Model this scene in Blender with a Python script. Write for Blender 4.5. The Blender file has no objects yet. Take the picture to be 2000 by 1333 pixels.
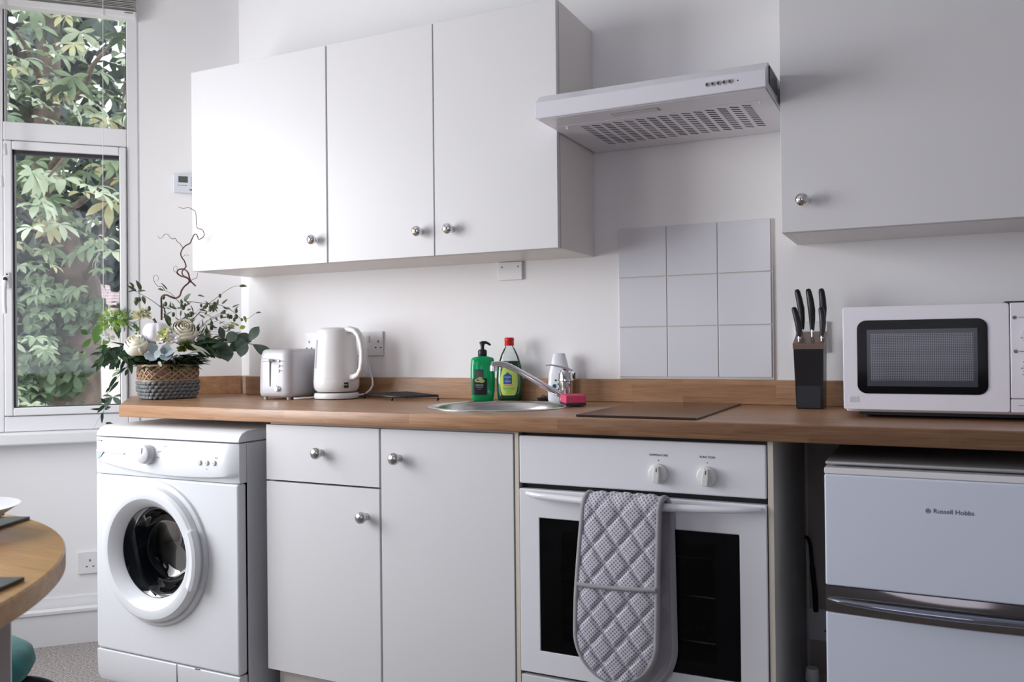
import bpy, bmesh, math, random
from mathutils import Vector, Matrix
random.seed(7)
PI = math.pi
scn = bpy.context.scene
COL = scn.collection

# ------------------------------------------------------------------ camera
CAM = Vector((2.3242, -2.4828, 1.0817))
yaw, pit, rol = [math.radians(a) for a in (26.0144, 0.38925, -0.60771)]
FPX = 1657.12
fw = Vector((-math.sin(yaw) * math.cos(pit), math.cos(yaw) * math.cos(pit), math.sin(pit)))
r0 = Vector((math.cos(yaw), math.sin(yaw), 0)); u0 = r0.cross(fw)
RT = r0 * math.cos(rol) + u0 * math.sin(rol); UP = -r0 * math.sin(rol) + u0 * math.cos(rol)
cd = bpy.data.cameras.new('camera'); cam = bpy.data.objects.new('camera', cd); COL.objects.link(cam)
M = Matrix((RT, UP, -fw)).transposed().to_4x4(); M.translation = CAM
cam.matrix_world = M
cd.sensor_width = 36; cd.sensor_fit = 'HORIZONTAL'; cd.lens = FPX / 2000 * 36
cd.clip_start = 0.02; cd.clip_end = 200
cd.dof.use_dof = True; cd.dof.focus_distance = 2.5; cd.dof.aperture_fstop = 6.3
scn.camera = cam

# ------------------------------------------------------------------ world, light, exposure
scn.view_settings.view_transform = 'Standard'; scn.view_settings.look = 'None'
scn.view_settings.gamma = 1; scn.view_settings.use_curve_mapping = False
scn.view_settings.exposure = 0.0
w = bpy.data.worlds.new('overcast_sky'); scn.world = w; w.use_nodes = True
nt = w.node_tree; bg = nt.nodes['Background']
tc = nt.nodes.new('ShaderNodeTexCoord'); sx = nt.nodes.new('ShaderNodeSeparateXYZ'); rp = nt.nodes.new('ShaderNodeValToRGB')
nt.links.new(tc.outputs['Generated'], sx.inputs[0]); nt.links.new(sx.outputs['Z'], rp.inputs[0]); nt.links.new(rp.outputs[0], bg.inputs[0])
rp.color_ramp.elements[0].position = 0.0; rp.color_ramp.elements[0].color = (0.55, 0.58, 0.6, 1)
rp.color_ramp.elements[1].position = 0.5; rp.color_ramp.elements[1].color = (0.9, 0.96, 1.0, 1)
bg.inputs[1].default_value = 3.3

def area(name, loc, direction, sx_, sy_, power, color=(1, 1, 1)):
    l = bpy.data.lights.new(name, 'AREA'); l.shape = 'RECTANGLE'; l.size = sx_; l.size_y = sy_; l.energy = power; l.color = color
    o = bpy.data.objects.new(name, l); COL.objects.link(o); o.location = loc
    o.rotation_euler = Vector(direction).to_track_quat('-Z', 'Y').to_euler()
    return o
# daylight through the bay's other windows (left of the frame) and an added fill behind the camera
area('daylight_bay_front_window', (-0.70, -1.72, 1.45), (1, 0.16, -0.14), 1.3, 1.35, 55, (0.955, 0.965, 1.0))
area('daylight_bay_side_window', (-0.28, -3.12, 1.40), (0.75, 0.75, -0.16), 0.6, 1.3, 16, (0.94, 0.95, 1.0))
area('rear_fill', (1.9, -4.1, 1.6), (0.0, 1, -0.05), 1.5, 1.4, 9, (0.84, 0.85, 1.0))

# ------------------------------------------------------------------ helpers
class MB:
    """collects shapes in one mesh"""
    def __init__(s): s.v = []; s.f = []; s.m = []; s.k = 0
    def add(s, vs, fs):
        n = len(s.v); s.v += [tuple(v) for v in vs]; s.f += [[i + n for i in f] for f in fs]; s.m += [s.k] * len(fs); return s
    def mat(s, k): s.k = k; return s
    def box(s, x0, x1, y0, y1, z0, z1):
        return s.add([(x0, y0, z0), (x1, y0, z0), (x1, y1, z0), (x0, y1, z0), (x0, y0, z1), (x1, y0, z1), (x1, y1, z1), (x0, y1, z1)],
                     [(0, 3, 2, 1), (4, 5, 6, 7), (0, 1, 5, 4), (1, 2, 6, 5), (2, 3, 7, 6), (3, 0, 4, 7)])
    def prism(s, poly, d0, d1, fn):
        """polygon (a,b) extruded between d0 and d1; fn(a,b,d) -> xyz"""
        n = len(poly)
        vs = [fn(a, b, d0) for a, b in poly] + [fn(a, b, d1) for a, b in poly]
        return s.add(vs, [list(range(n))[::-1], list(range(n, 2 * n))] + [(i, (i + 1) % n, n + (i + 1) % n, n + i) for i in range(n)])
    def loops(s, rings, cap0=True, cap1=True, closed=True):
        n = len(rings[0]); vs = [v for r in rings for v in r]; fs = []
        for j in range(len(rings) - 1):
            for i in range(n if closed else n - 1):
                a = j * n + i; b = j * n + (i + 1) % n
                fs.append((a, b, b + n, a + n))
        if cap0: fs.append(list(range(n))[::-1])
        if cap1: fs.append([(len(rings) - 1) * n + i for i in range(n)])
        return s.add(vs, fs)
    def lathe(s, prof, c=(0, 0, 0), axis=(0, 0, 1), seg=32, cap0=True, cap1=True, sx=1, sy=1):
        ax = Vector(axis).normalized(); c = Vector(c)
        a = Vector((1, 0, 0)) if abs(ax.x) < 0.9 else Vector((0, 1, 0))
        if abs(ax.z) > 0.99: e1 = Vector((1, 0, 0))
        else: e1 = (a - ax * a.dot(ax)).normalized()
        e2 = ax.cross(e1)
        rings = [[c + ax * h + e1 * (max(r, 1e-5) * sx * math.cos(2 * PI * i / seg)) + e2 * (max(r, 1e-5) * sy * math.sin(2 * PI * i / seg)) for i in range(seg)] for r, h in prof]
        return s.loops(rings, cap0, cap1)
    def cyl(s, c, axis, r, h, seg=24): return s.lathe([(r, 0), (r, h)], c, axis, seg)
    def ball(s, c, r, seg=16, sx=1, sy=1, sz=1, rings=9):
        rg = [[(c[0] + r * sx * math.sin(PI * j / rings) * math.cos(2 * PI * i / seg), c[1] + r * sy * math.sin(PI * j / rings) * math.sin(2 * PI * i / seg), c[2] - r * sz * math.cos(PI * j / rings)) for i in range(seg)] for j in range(1, rings)]
        return s.loops(rg)
    def tube(s, pts, r, seg=8, closed=False, flat=1.0):
        pts = [Vector(p) for p in pts]; n = len(pts)
        rs = r if isinstance(r, (list, tuple)) else [r] * n
        rings = []; prev = None
        for i, p in enumerate(pts):
            if closed: t = pts[(i + 1) % n] - pts[i - 1]
            else: t = pts[min(i + 1, n - 1)] - pts[max(i - 1, 0)]
            if t.length < 1e-9: t = Vector((0, 0, 1))
            t.normalize()
            if prev is None:
                a = Vector((0, 0, 1)) if abs(t.z) < 0.9 else Vector((1, 0, 0))
                e1 = (a - t * a.dot(t)).normalized()
            else:
                e1 = prev - t * prev.dot(t)
                e1 = e1.normalized() if e1.length > 1e-6 else Vector((1, 0, 0))
            prev = e1; e2 = t.cross(e1)
            rings.append([p + e1 * rs[i] * flat * math.cos(2 * PI * k / seg) + e2 * rs[i] * math.sin(2 * PI * k / seg) for k in range(seg)])
        if closed: rings.append(rings[0]); return s.loops(rings, False, False)
        return s.loops(rings)
    def leaf(s, base, tip, normal, width, curl=0.15, fold=0.12, n=6, shape=0.45):
        """a bent leaf blade with a folded midrib"""
        b = Vector(base); t = Vector(tip); d = t - b; L = d.length
        if L < 1e-6: return s
        d.normalize(); nn = Vector(normal); nn = nn - d * nn.dot(d)
        if nn.length < 1e-5: nn = d.orthogonal()
        nn.normalize(); side = d.cross(nn)
        vs = []; fs = []
        for i in range(n + 1):
            u = i / n
            wd = width * 0.5 * (math.sin(PI * min(1, max(0, u)) ** (0.7 if shape < 0.5 else 1.25)) ** 0.8) + width * 0.01
            c = b + d * L * u - nn * curl * L * (u - 0.5) ** 2 * 2 + nn * curl * L * 0.5
            vs += [c + side * wd + nn * fold * wd, c, c - side * wd + nn * fold * wd]
        for i in range(n):
            a = i * 3; fs += [(a, a + 1, a + 4, a + 3), (a + 1, a + 2, a + 5, a + 4)]
        return s.add(vs, fs)

def smooth_path(pts, n=4):
    P_ = [Vector(p) for p in pts]; out = []
    for i in range(len(P_) - 1):
        p0, p1, p2, p3 = P_[max(i - 1, 0)], P_[i], P_[i + 1], P_[min(i + 2, len(P_) - 1)]
        for k in range(n):
            t = k / n; out.append(0.5 * ((2 * p1) + (p2 - p0) * t + (2 * p0 - 5 * p1 + 4 * p2 - p3) * t * t + (3 * p1 - p0 - 3 * p2 + p3) * t ** 3))
    out.append(P_[-1]); return out
def tag(o, label=None, cat=None, group=None, kind=None):
    if label: o['label'] = label
    if cat: o['category'] = cat
    if group: o['group'] = group
    if kind: o['kind'] = kind
    return o
ROOTLOC = {}
def thing(name, label, cat, loc=(0, 0, 0), group=None, rotz=0):
    o = bpy.data.objects.new(name, None); COL.objects.link(o); o.location = loc; o.rotation_euler = (0, 0, rotz)
    o.empty_display_size = 0.05
    tag(o, label, cat, group); ROOTLOC[o.name] = (Vector(loc), rotz)
    return o
def obj(name, mb, mat, parent=None, bevel=0, seg=2, smooth=None, world=True, sub=0, label=None):
    """one mesh object; vertices given in world space (or in the root's own frame with world=False)"""
    me = bpy.data.meshes.new(name)
    vs = mb.v
    loc = Vector((0, 0, 0))
    if parent is not None:
        if parent.name in ROOTLOC:
            L, rz = ROOTLOC[parent.name]
        else: L, rz = Vector((0, 0, 0)), 0
        if world:
            Mi = (Matrix.Translation(L) @ Matrix.Rotation(rz, 4, 'Z')).inverted()
            vs = [tuple(Mi @ Vector(v)) for v in vs]
    me.from_pydata(vs, [], mb.f); me.update()
    bm = bmesh.new(); bm.from_mesh(me); bmesh.ops.recalc_face_normals(bm, faces=bm.faces); bm.to_mesh(me); bm.free()
    mats = mat if isinstance(mat, (list, tuple)) else [mat]
    for m in mats: me.materials.append(m)
    if len(mats) > 1: me.polygons.foreach_set('material_index', mb.m)
    if smooth:
        me.polygons.foreach_set('use_smooth', [True] * len(me.polygons)); me.set_sharp_from_angle(angle=math.radians(smooth if smooth > 1 else 40))
    o = bpy.data.objects.new(name, me); COL.objects.link(o)
    if parent is not None:
        o.parent = parent; ROOTLOC[o.name] = (ROOTLOC[parent.name][0], ROOTLOC[parent.name][1]) if parent.name in ROOTLOC else (Vector((0, 0, 0)), 0)
    else: ROOTLOC[o.name] = (Vector((0, 0, 0)), 0)
    if sub:
        md = o.modifiers.new('sub', 'SUBSURF'); md.levels = sub; md.render_levels = sub
    if bevel:
        md = o.modifiers.new('bevel', 'BEVEL'); md.width = bevel; md.segments = seg; md.limit_method = 'ANGLE'; md.angle_limit = math.radians(35)
        if not smooth:
            me.polygons.foreach_set('use_smooth', [True] * len(me.polygons)); me.set_sharp_from_angle(angle=math.radians(30))
            md.harden_normals = True
    if label: o['label'] = label
    return o
def struct(name, mb, mat, **k):
    o = obj(name, mb, mat, **k); o['kind'] = 'structure'; return o
def text(name, body, size, loc, parent, mat, xdir=(1, 0, 0), updir=(0, 0, 1), align='CENTER', ext=0.0002, sx=1.0):
    cu = bpy.data.curves.new(name, 'FONT'); cu.body = body; cu.size = size; cu.align_x = align; cu.align_y = 'CENTER'; cu.extrude = ext
    t = bpy.data.objects.new('tmp_text', cu); COL.objects.link(t)
    bpy.context.view_layer.update()
    me = bpy.data.meshes.new_from_object(t.evaluated_get(bpy.context.evaluated_depsgraph_get()))
    bpy.data.objects.remove(t)
    X = Vector(xdir).normalized(); U = Vector(updir).normalized(); N = X.cross(U)
    Mx = Matrix((X, U, N)).transposed().to_4x4(); Mx.translation = Vector(loc)
    L, rz = ROOTLOC[parent.name]
    Mi = (Matrix.Translation(L) @ Matrix.Rotation(rz, 4, 'Z')).inverted()
    for v in me.vertices: v.co = Mi @ (Mx @ Vector((v.co.x * sx, v.co.y, v.co.z)))
    me.materials.clear(); me.materials.append(mat); me.name = name
    o = bpy.data.objects.new(name, me); COL.objects.link(o); o.parent = parent; ROOTLOC[o.name] = (L, rz)
    return o
def copy_tree(o, parent=None):
    c = o.copy(); COL.objects.link(c); c.parent = parent
    for ch in [k for k in bpy.data.objects if k.parent == o]: copy_tree(ch, c)
    return c

# ------------------------------------------------------------------ materials
def mat(name, color, rough=0.5, metal=0.0, spec=0.5, coat=0.0, trans=0.0, ior=1.45, noise=0.0, nscale=40, bump=0.0, bscale=200, sss=0.0, alpha=1.0, color2=None, sheen=0.0, aniso=0.0):
    m = bpy.data.materials.new(name); m.use_nodes = True; t = m.node_tree; p = t.nodes['Principled BSDF']
    p.inputs['Base Color'].default_value = (*color, 1); p.inputs['Roughness'].default_value = rough; p.inputs['Metallic'].default_value = metal
    p.inputs['Specular IOR Level'].default_value = spec; p.inputs['Coat Weight'].default_value = coat; p.inputs['Coat Roughness'].default_value = 0.08
    p.inputs['Transmission Weight'].default_value = trans; p.inputs['IOR'].default_value = ior; p.inputs['Alpha'].default_value = alpha
    p.inputs['Sheen Weight'].default_value = sheen
    if sss: p.inputs['Subsurface Weight'].default_value = sss; p.inputs['Subsurface Radius'].default_value = (0.02, 0.016, 0.010)
    tcn = t.nodes.new('ShaderNodeTexCoord')
    if noise or color2:
        n = t.nodes.new('ShaderNodeTexNoise'); n.inputs['Scale'].default_value = nscale; n.inputs['Detail'].default_value = 5
        t.links.new(tcn.outputs['Object'], n.inputs['Vector'])
        r = t.nodes.new('ShaderNodeValToRGB'); t.links.new(n.outputs['Fac'], r.inputs[0])
        c2 = color2 if color2 else tuple(c * (1 - noise) for c in color)
        r.color_ramp.elements[0].position = 0.35; r.color_ramp.elements[0].color = (*c2, 1)
        r.color_ramp.elements[1].position = 0.65; r.color_ramp.elements[1].color = (*color, 1)
        t.links.new(r.outputs[0], p.inputs['Base Color'])
    if bump:
        n = t.nodes.new('ShaderNodeTexNoise'); n.inputs['Scale'].default_value = bscale; n.inputs['Detail'].default_value = 3
        t.links.new(tcn.outputs['Object'], n.inputs['Vector'])
        b = t.nodes.new('ShaderNodeBump'); b.inputs['Strength'].default_value = bump; b.inputs['Distance'].default_value = 0.002
        t.links.new(n.outputs['Fac'], b.inputs['Height']); t.links.new(b.outputs[0], p.inputs['Normal'])
    return m
def pane(name, tint=(1, 1, 1), gloss=1.0):
    """thin clear glass: transparent with a fresnel reflection"""
    m = bpy.data.materials.new(name); m.use_nodes = True; t = m.node_tree; t.nodes.remove(t.nodes['Principled BSDF'])
    out = t.nodes['Material Output']; a = t.nodes.new('ShaderNodeBsdfTransparent'); a.inputs[0].default_value = (*tint, 1)
    g = t.nodes.new('ShaderNodeBsdfGlossy'); g.inputs['Roughness'].default_value = 0.03; g.inputs[0].default_value = (gloss, gloss, gloss, 1)
    fr = t.nodes.new('ShaderNodeFresnel'); fr.inputs[0].default_value = 1.45; mx = t.nodes.new('ShaderNodeMixShader')
    t.links.new(fr.outputs[0], mx.inputs[0]); t.links.new(a.outputs[0], mx.inputs[1]); t.links.new(g.outputs[0], mx.inputs[2]); t.links.new(mx.outputs[0], out.inputs[0])
    return m
def wood(name, light, dark, rough=0.38, stave=True, axis='x', plankw=0.42, plankh=0.035, bias=0.5):
    m = bpy.data.materials.new(name); m.use_nodes = True; t = m.node_tree; p = t.nodes['Principled BSDF']; L = t.links.new
    N = t.nodes.new; tcn = N('ShaderNodeTexCoord'); sp = N('ShaderNodeSeparateXYZ'); L(tcn.outputs['Object'], sp.inputs[0])
    ad = N('ShaderNodeMath'); ad.operation = 'ADD'; L(sp.outputs['Y'], ad.inputs[0]); L(sp.outputs['Z'], ad.inputs[1])
    cb = N('ShaderNodeCombineXYZ'); L(sp.outputs['X'], cb.inputs[0]); L(ad.outputs[0], cb.inputs[1])
    br = N('ShaderNodeTexBrick'); br.inputs['Scale'].default_value = 1; br.inputs['Brick Width'].default_value = plankw; br.inputs['Row Height'].default_value = plankh
    br.inputs['Mortar Size'].default_value = 0.0; br.inputs['Color1'].default_value = (0, 0, 0, 1); br.inputs['Color2'].default_value = (1, 1, 1, 1); br.offset = 0.37
    L(cb.outputs[0], br.inputs['Vector'])
    mp = N('ShaderNodeMapping'); mp.inputs['Scale'].default_value = (1.6, 22, 22); L(tcn.outputs['Object'], mp.inputs[0])
    # shift the grain from stave to stave
    sh = N('ShaderNodeVectorMath'); sh.operation = 'MULTIPLY_ADD'; L(br.outputs['Color'], sh.inputs[0]); sh.inputs[1].default_value = (5, 3, 7); L(mp.outputs[0], sh.inputs[2])
    n = N('ShaderNodeTexNoise'); n.inputs['Scale'].default_value = 1.7; n.inputs['Detail'].default_value = 9; n.inputs['Roughness'].default_value = 0.62; n.inputs['Distortion'].default_value = 0.7
    L((sh if stave else mp).outputs[0], n.inputs['Vector'])
    mp2 = N('ShaderNodeMapping'); mp2.inputs['Scale'].default_value = (14, 380, 380); L(tcn.outputs['Object'], mp2.inputs[0])
    n2 = N('ShaderNodeTexNoise'); n2.inputs['Scale'].default_value = 1.0; n2.inputs['Detail'].default_value = 2; L(mp2.outputs[0], n2.inputs['Vector'])
    r = N('ShaderNodeValToRGB'); r.color_ramp.elements[0].position = 0.3; r.color_ramp.elements[1].position = 0.7
    r.color_ramp.elements[0].color = (*dark, 1); r.color_ramp.elements[1].color = (*light, 1); L(n.outputs['Fac'], r.inputs[0])
    m1 = N('ShaderNodeMix'); m1.data_type = 'RGBA'; m1.blend_type = 'MULTIPLY'; m1.inputs[0].default_value = 1
    r2 = N('ShaderNodeValToRGB'); r2.color_ramp.elements[0].position = 0.3; r2.color_ramp.elements[0].color = (0.78, 0.74, 0.70, 1); r2.color_ramp.elements[1].position = 0.55; r2.color_ramp.elements[1].color = (1, 1, 1, 1)
    L(n2.outputs['Fac'], r2.inputs[0]); L(r.outputs[0], m1.inputs[6]); L(r2.outputs[0], m1.inputs[7])
    m2 = N('ShaderNodeMix'); m2.data_type = 'RGBA'; m2.blend_type = 'MULTIPLY'; m2.inputs[0].default_value = 1 if stave else 0
    r3 = N('ShaderNodeValToRGB'); r3.color_ramp.elements[0].color = (0.84, 0.80, 0.77, 1); r3.color_ramp.elements[1].color = (1.05, 1.05, 1.03, 1)
    L(br.outputs['Color'], r3.inputs[0]); L(m1.outputs[2], m2.inputs[6]); L(r3.outputs[0], m2.inputs[7])
    L(m2.outputs[2], p.inputs['Base Color']); p.inputs['Roughness'].default_value = rough
    return m

W_WALL = mat('matt_white_paint', (0.87, 0.87, 0.88), 0.75, spec=0.25, bump=0.05, bscale=120)
W_FAR = mat('low_bounce_wall_grey', (0.36, 0.35, 0.37), 0.8, spec=0.2)  # unseen walls, grey made dark to cut bounce light
W_CEIL = mat('low_bounce_ceiling_white', (0.60, 0.60, 0.61), 0.85, spec=0.2, bump=0.03, bscale=60)  # unseen ceiling, its white lowered to cut bounce light
W_TRIM = mat('satin_white_trim', (0.78, 0.79, 0.81), 0.35)
W_UPVC = mat('white_upvc', (0.80, 0.81, 0.83), 0.28)
W_CAB = mat('white_melamine_door', (0.71, 0.71, 0.725), 0.36, spec=0.45, bump=0.02, bscale=30)
W_CARC = mat('warm_white_melamine', (0.76, 0.73, 0.70), 0.35)
W_EDGE = mat('aged_cream_edging', (0.66, 0.60, 0.52), 0.4)
W_ENAMEL = mat('white_enamel', (0.80, 0.81, 0.85), 0.18, coat=0.4)
W_WASH = mat('washer_white', (0.76, 0.785, 0.82), 0.3, coat=0.15)
W_SIDE = mat('washer_side_white', (0.74, 0.77, 0.82), 0.4)
W_PLAST = mat('white_plastic', (0.80, 0.80, 0.81), 0.25)
W_HOOD = mat('hood_white_steel', (0.74, 0.74, 0.80), 0.25, coat=0.2)
W_FRIDGE = mat('fridge_white', (0.71, 0.76, 0.87), 0.3, bump=0.04, bscale=90)
W_TILE = mat('white_glazed_tile', (0.74, 0.75, 0.80), 0.12, coat=0.3)
GROUT = mat('cream_grout', (0.60, 0.56, 0.52), 0.9)
CHROME = mat('polished_chrome', (0.78, 0.78, 0.80), 0.06, 1.0)
STEEL = mat('brushed_steel', (0.62, 0.62, 0.63), 0.25, 1.0)
SATIN = mat('satin_nickel', (0.60, 0.59, 0.58), 0.22, 1.0)
BLACK = mat('black_plastic', (0.012, 0.012, 0.014), 0.35)
BLACKG = mat('black_gloss', (0.004, 0.004, 0.005), 0.08, spec=0.22)
DKGREY = mat('dark_grey', (0.05, 0.05, 0.055), 0.5)
MIDGREY = mat('mid_grey_print', (0.20, 0.20, 0.22), 0.6)
GASKET = mat('window_gasket', (0.03, 0.03, 0.04), 0.5)
GLASS = pane('window_glass')
OAK = wood('oak_laminate', (0.50, 0.292, 0.165), (0.335, 0.178, 0.090), 0.36)
OAK_T = wood('table_oak', (0.62, 0.36, 0.13), (0.44, 0.22, 0.065), 0.32, plankw=0.9, plankh=0.09)
CARPET = mat('grey_beige_carpet', (0.46, 0.41, 0.38), 0.95, color2=(0.10, 0.09, 0.09), nscale=150, bump=1.0, bscale=200, sheen=0.3)

# ------------------------------------------------------------------ room shell
S2 = math.sqrt(0.5)
K = Vector((-0.215, -0.04, 0))          # where the angled bay wall meets the kitchen wall
DR = Vector((-S2, -S2, 0)); NO = Vector((-S2, S2, 0))     # along the bay wall, and outwards
def bay(s, d, z):                        # point on the bay wall: s along it, d outwards from its face
    p = K + DR * s + NO * d; return (p.x, p.y, z)
CZ = 2.75
XR = 3.35; YF = -4.3
struct('floor', MB().box(-1.3, XR + 0.1, YF - 0.1, 0.25, -0.06, 0), CARPET)
struct('ceiling', MB().box(-1.3, XR + 0.1, YF - 0.1, 0.25, CZ, CZ + 0.08), W_CEIL)
m = MB(); m.prism([(-0.010, 0), (XR, 0), (XR, 0.16), (-0.10, 0.16), (-0.11, 0.150), (-0.11, 0.065), (-0.010, 0.065)], 0, CZ, lambda a, b, d: (a, b, d))
struct('wall_back', m, W_WALL)
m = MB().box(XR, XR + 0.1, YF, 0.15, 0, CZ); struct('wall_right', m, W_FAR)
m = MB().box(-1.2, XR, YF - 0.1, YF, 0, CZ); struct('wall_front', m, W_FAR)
# angled bay wall with the window opening (s 0.222..0.742, z 0.775..2.60)
S0, S1, SE, ZB, ZT = 0.222, 0.742, 0.86, 0.775, 2.60
def baybox(m, s0, s1, d0, d1, z0, z1):
    vs = [bay(s, d, z) for z in (z0, z1) for s, d in ((s0, d0), (s1, d0), (s1, d1), (s0, d1))]
    return m.add(vs, [(0, 3, 2, 1), (4, 5, 6, 7), (0, 1, 5, 4), (1, 2, 6, 5), (2, 3, 7, 6), (3, 0, 4, 7)])
m = MB(); baybox(m, -0.1485, S0, 0, 0.12, 0, CZ); baybox(m, S1, SE, 0, 0.12, 0, CZ); baybox(m, S0, S1, 0, 0.12, 0, ZB); baybox(m, S0, S1, 0, 0.12, ZT, CZ)
struct('wall_left', m, W_WALL)
BX = bay(SE, 0, 0)[0]; BY = bay(SE, 0, 0)[1]
# front wall of the bay and its far return, left of the frame
m = MB(); m.box(BX - 0.12, BX, -2.55, BY, 0, 0.76); m.box(BX - 0.12, BX, -2.55, BY, 2.45, CZ); m.box(BX - 0.12, BX, BY - 0.16, BY, 0.76, 2.45); m.box(BX - 0.12, BX, -2.55, -2.42, 0.76, 2.45)
m.prism([(BX, -2.55), (BX + 0.85, -3.4), (BX + 0.85, YF), (BX + 0.75, YF), (BX + 0.75, -3.45), (BX - 0.1, -2.6)], 0, CZ, lambda a, b, d: (a, b, d))
struct('wall_bay', m, W_WALL)
m = MB()
for y0, y1 in ((-2.42, -2.36), (BY - 0.22, BY - 0.16), (-1.62, -1.54)): m.box(BX - 0.08, BX - 0.02, y0, y1, 0.761, 2.449)
for y0, y1 in ((-2.359, -1.621), (-1.539, BY - 0.221)):
    for z0, z1 in ((0.761, 0.83), (1.86, 1.93), (2.38, 2.449)): m.box(BX - 0.079, BX - 0.021, y0, y1, z0, z1)
o = struct('window_2', m, W_UPVC, bevel=0.004)
obj('glass', MB().box(BX - 0.054, BX - 0.048, -2.40, BY - 0.18, 0.8, 2.4), GLASS, o)

# skirting boards with a moulded top
def skirt(m, P0, P1, out, h=0.172):
    prof = [(0, 0), (0.018, 0), (0.018, 0.112), (0.024, 0.118), (0.024, 0.128), (0.016, 0.136), (0.014, 0.150), (0.008, 0.160), (0.006, h), (0, h)]
    P0 = Vector(P0); P1 = Vector(P1); out = Vector(out)
    m.loops([[P + out * a + Vector((0, 0, b)) for a, b in prof] for P in (P0, P1)])
m = MB(); skirt(m, bay(-0.145, 0, 0), bay(SE, 0, 0), -NO); struct('baseboard_left', m, W_TRIM, smooth=30)
m = MB(); skirt(m, (2.0, 0, 0), (XR, 0, 0), (0, -1, 0)); struct('baseboard_back', m, mat('dusty_cream_skirting', (0.58, 0.53, 0.49), 0.5), smooth=30)

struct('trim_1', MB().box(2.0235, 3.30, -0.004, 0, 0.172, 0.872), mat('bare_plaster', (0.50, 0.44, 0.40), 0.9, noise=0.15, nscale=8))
# ------------------------------------------------------------------ window in the bay (in view)
win = thing('window_1', None, None, bay(S0, 0, ZB)); win['kind'] = 'structure'
for k in ('label', 'category'):
    if k in win: del win[k]
m = MB()   # outer frame with mullion cross bar; front face slightly proud of the wall
F0, F1 = -0.004, 0.07
baybox(m, S0, 0.262, F0, F1, 0.79, 2.56); baybox(m, 0.675, S1, F0, F1, 0.79, 2.56)
baybox(m, 0.262, 0.675, F0, F1, 0.79, 0.846); baybox(m, 0.262, 0.675, F0, F1, 1.857, 1.925); baybox(m, 0.262, 0.675, F0, F1, 2.51, 2.56)
obj('window_frame', m, W_UPVC, win, bevel=0.004)
m = MB()   # opening sash
baybox(m, 0.264, 0.288, -0.012, 0.05, 0.849, 1.854); baybox(m, 0.645, 0.673, -0.012, 0.05, 0.849, 1.854)
baybox(m, 0.288, 0.645, -0.012, 0.05, 0.849, 0.878); baybox(m, 0.288, 0.645, -0.012, 0.05, 1.822, 1.854)
sash = obj('sash', m, W_UPVC, win, bevel=0.005, seg=3)
m = MB()   # dark gaskets
for (a, b, c, d) in ((0.288, 0.2905, 0.878, 1.822), (0.639, 0.645, 0.878, 1.822), (0.288, 0.645, 0.878, 0.8805), (0.288, 0.645, 1.810, 1.822)):
    baybox(m, a, b, 0.0, 0.03, c, d)
obj('gasket', m, GASKET, sash)
m = MB(); baybox(m, 0.288, 0.645, 0.014, 0.02, 0.878, 1.822); obj('lower_glass', m, GLASS, win)
m = MB(); baybox(m, 0.262, 0.675, 0.024, 0.03, 1.925, 2.51); obj('upper_glass', m, GLASS, win)
m = MB()
for (a, b, c, d) in ((0.262, 0.2645, 1.925, 2.51), (0.668, 0.675, 1.925, 2.51)): baybox(m, a, b, 0.004, 0.04, c, d)
obj('gasket', m, GASKET, win)
# handle on the left stile of the sash
def bvec(s, d, z): return Vector(bay(s, d, z))
m = MB(); m.loops([[bvec(0.6605 + a, -0.013 + dd, z) for a, dd in ((-0.011, 0), (0.011, 0), (0.009, -0.012), (-0.009, -0.012))] for z in (1.315, 1.372)])
hb = obj('handle', m, W_PLAST, win, bevel=0.003)
m = MB(); m.tube([bvec(0.662, -0.03, 1.352), bvec(0.663, -0.042, 1.335), bvec(0.664, -0.047, 1.31), bvec(0.664, -0.048, 1.26), bvec(0.663, -0.042, 1.222)], [0.010, 0.0095, 0.008, 0.0075, 0.007], 10)
m.cyl(bvec(0.6605, -0.02, 1.345), -NO, 0.010, 0.026, 16)
obj('lever', m, W_PLAST, hb, smooth=40)
m = MB(); m.cyl(bvec(0.6605, -0.044, 1.345), -NO, 0.007, 0.0045, 16); m.cyl(bvec(0.6600, -0.0255, 1.364), -NO, 0.003, 0.001, 12); obj('lock_barrel', m, BLACK, hb)
m = MB(); baybox(m, S0 - 0.01, 0.86, -0.055, 0.03, 0.744, 0.789)
obj('sill', m, W_TRIM, win, bevel=0.008, seg=3)

# ------------------------------------------------------------------ blind
bl = thing('venetian_blind', 'off-white venetian blind pulled up in a stack at the top of the bay window', 'blind', bay(0.45, -0.02, 2.345))
m = MB()
z = 2.372; random.seed(3)
while z < 2.62:
    t = random.uniform(-0.0012, 0.0012); dz = random.uniform(0.0048, 0.0078)
    baybox(m, 0.224, 0.735, -0.045 + t * 2, 0.0 + t * 2, z, z + 0.0018); z += dz
obj('slat_stack', m, mat('blind_slats', (0.50, 0.50, 0.48), 0.5), bl)
m = MB(); baybox(m, 0.222, 0.737, -0.048, 0.002, 2.336, 2.362); obj('bottom_rail', m, W_PLAST, bl, bevel=0.004)
m = MB(); baybox(m, 0.232, 0.262, -0.0488, -0.048, 2.352, 2.356); obj('printed_mark', m, MIDGREY, bl)
m = MB()
m.tube([bvec(0.333, -0.052, 2.6), bvec(0.336, -0.05, 2.2), bvec(0.340, -0.05, 1.6), bvec(0.341, -0.05, 1.10)], 0.0011, 6)
obj('cord', m, W_PLAST, bl)
m = MB(); m.tube([bvec(0.662, -0.052, 2.6), bvec(0.664, -0.055, 2.2), bvec(0.667, -0.058, 1.70)], 0.0011, 6)
obj('cord', m, W_PLAST, bl)
m = MB(); m.tube([bvec(0.656, -0.052, 2.6), bvec(0.657, -0.055, 2.2), bvec(0.656, -0.058, 1.82)], 0.0011, 6)
obj('cord', m, W_PLAST, bl)
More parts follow.
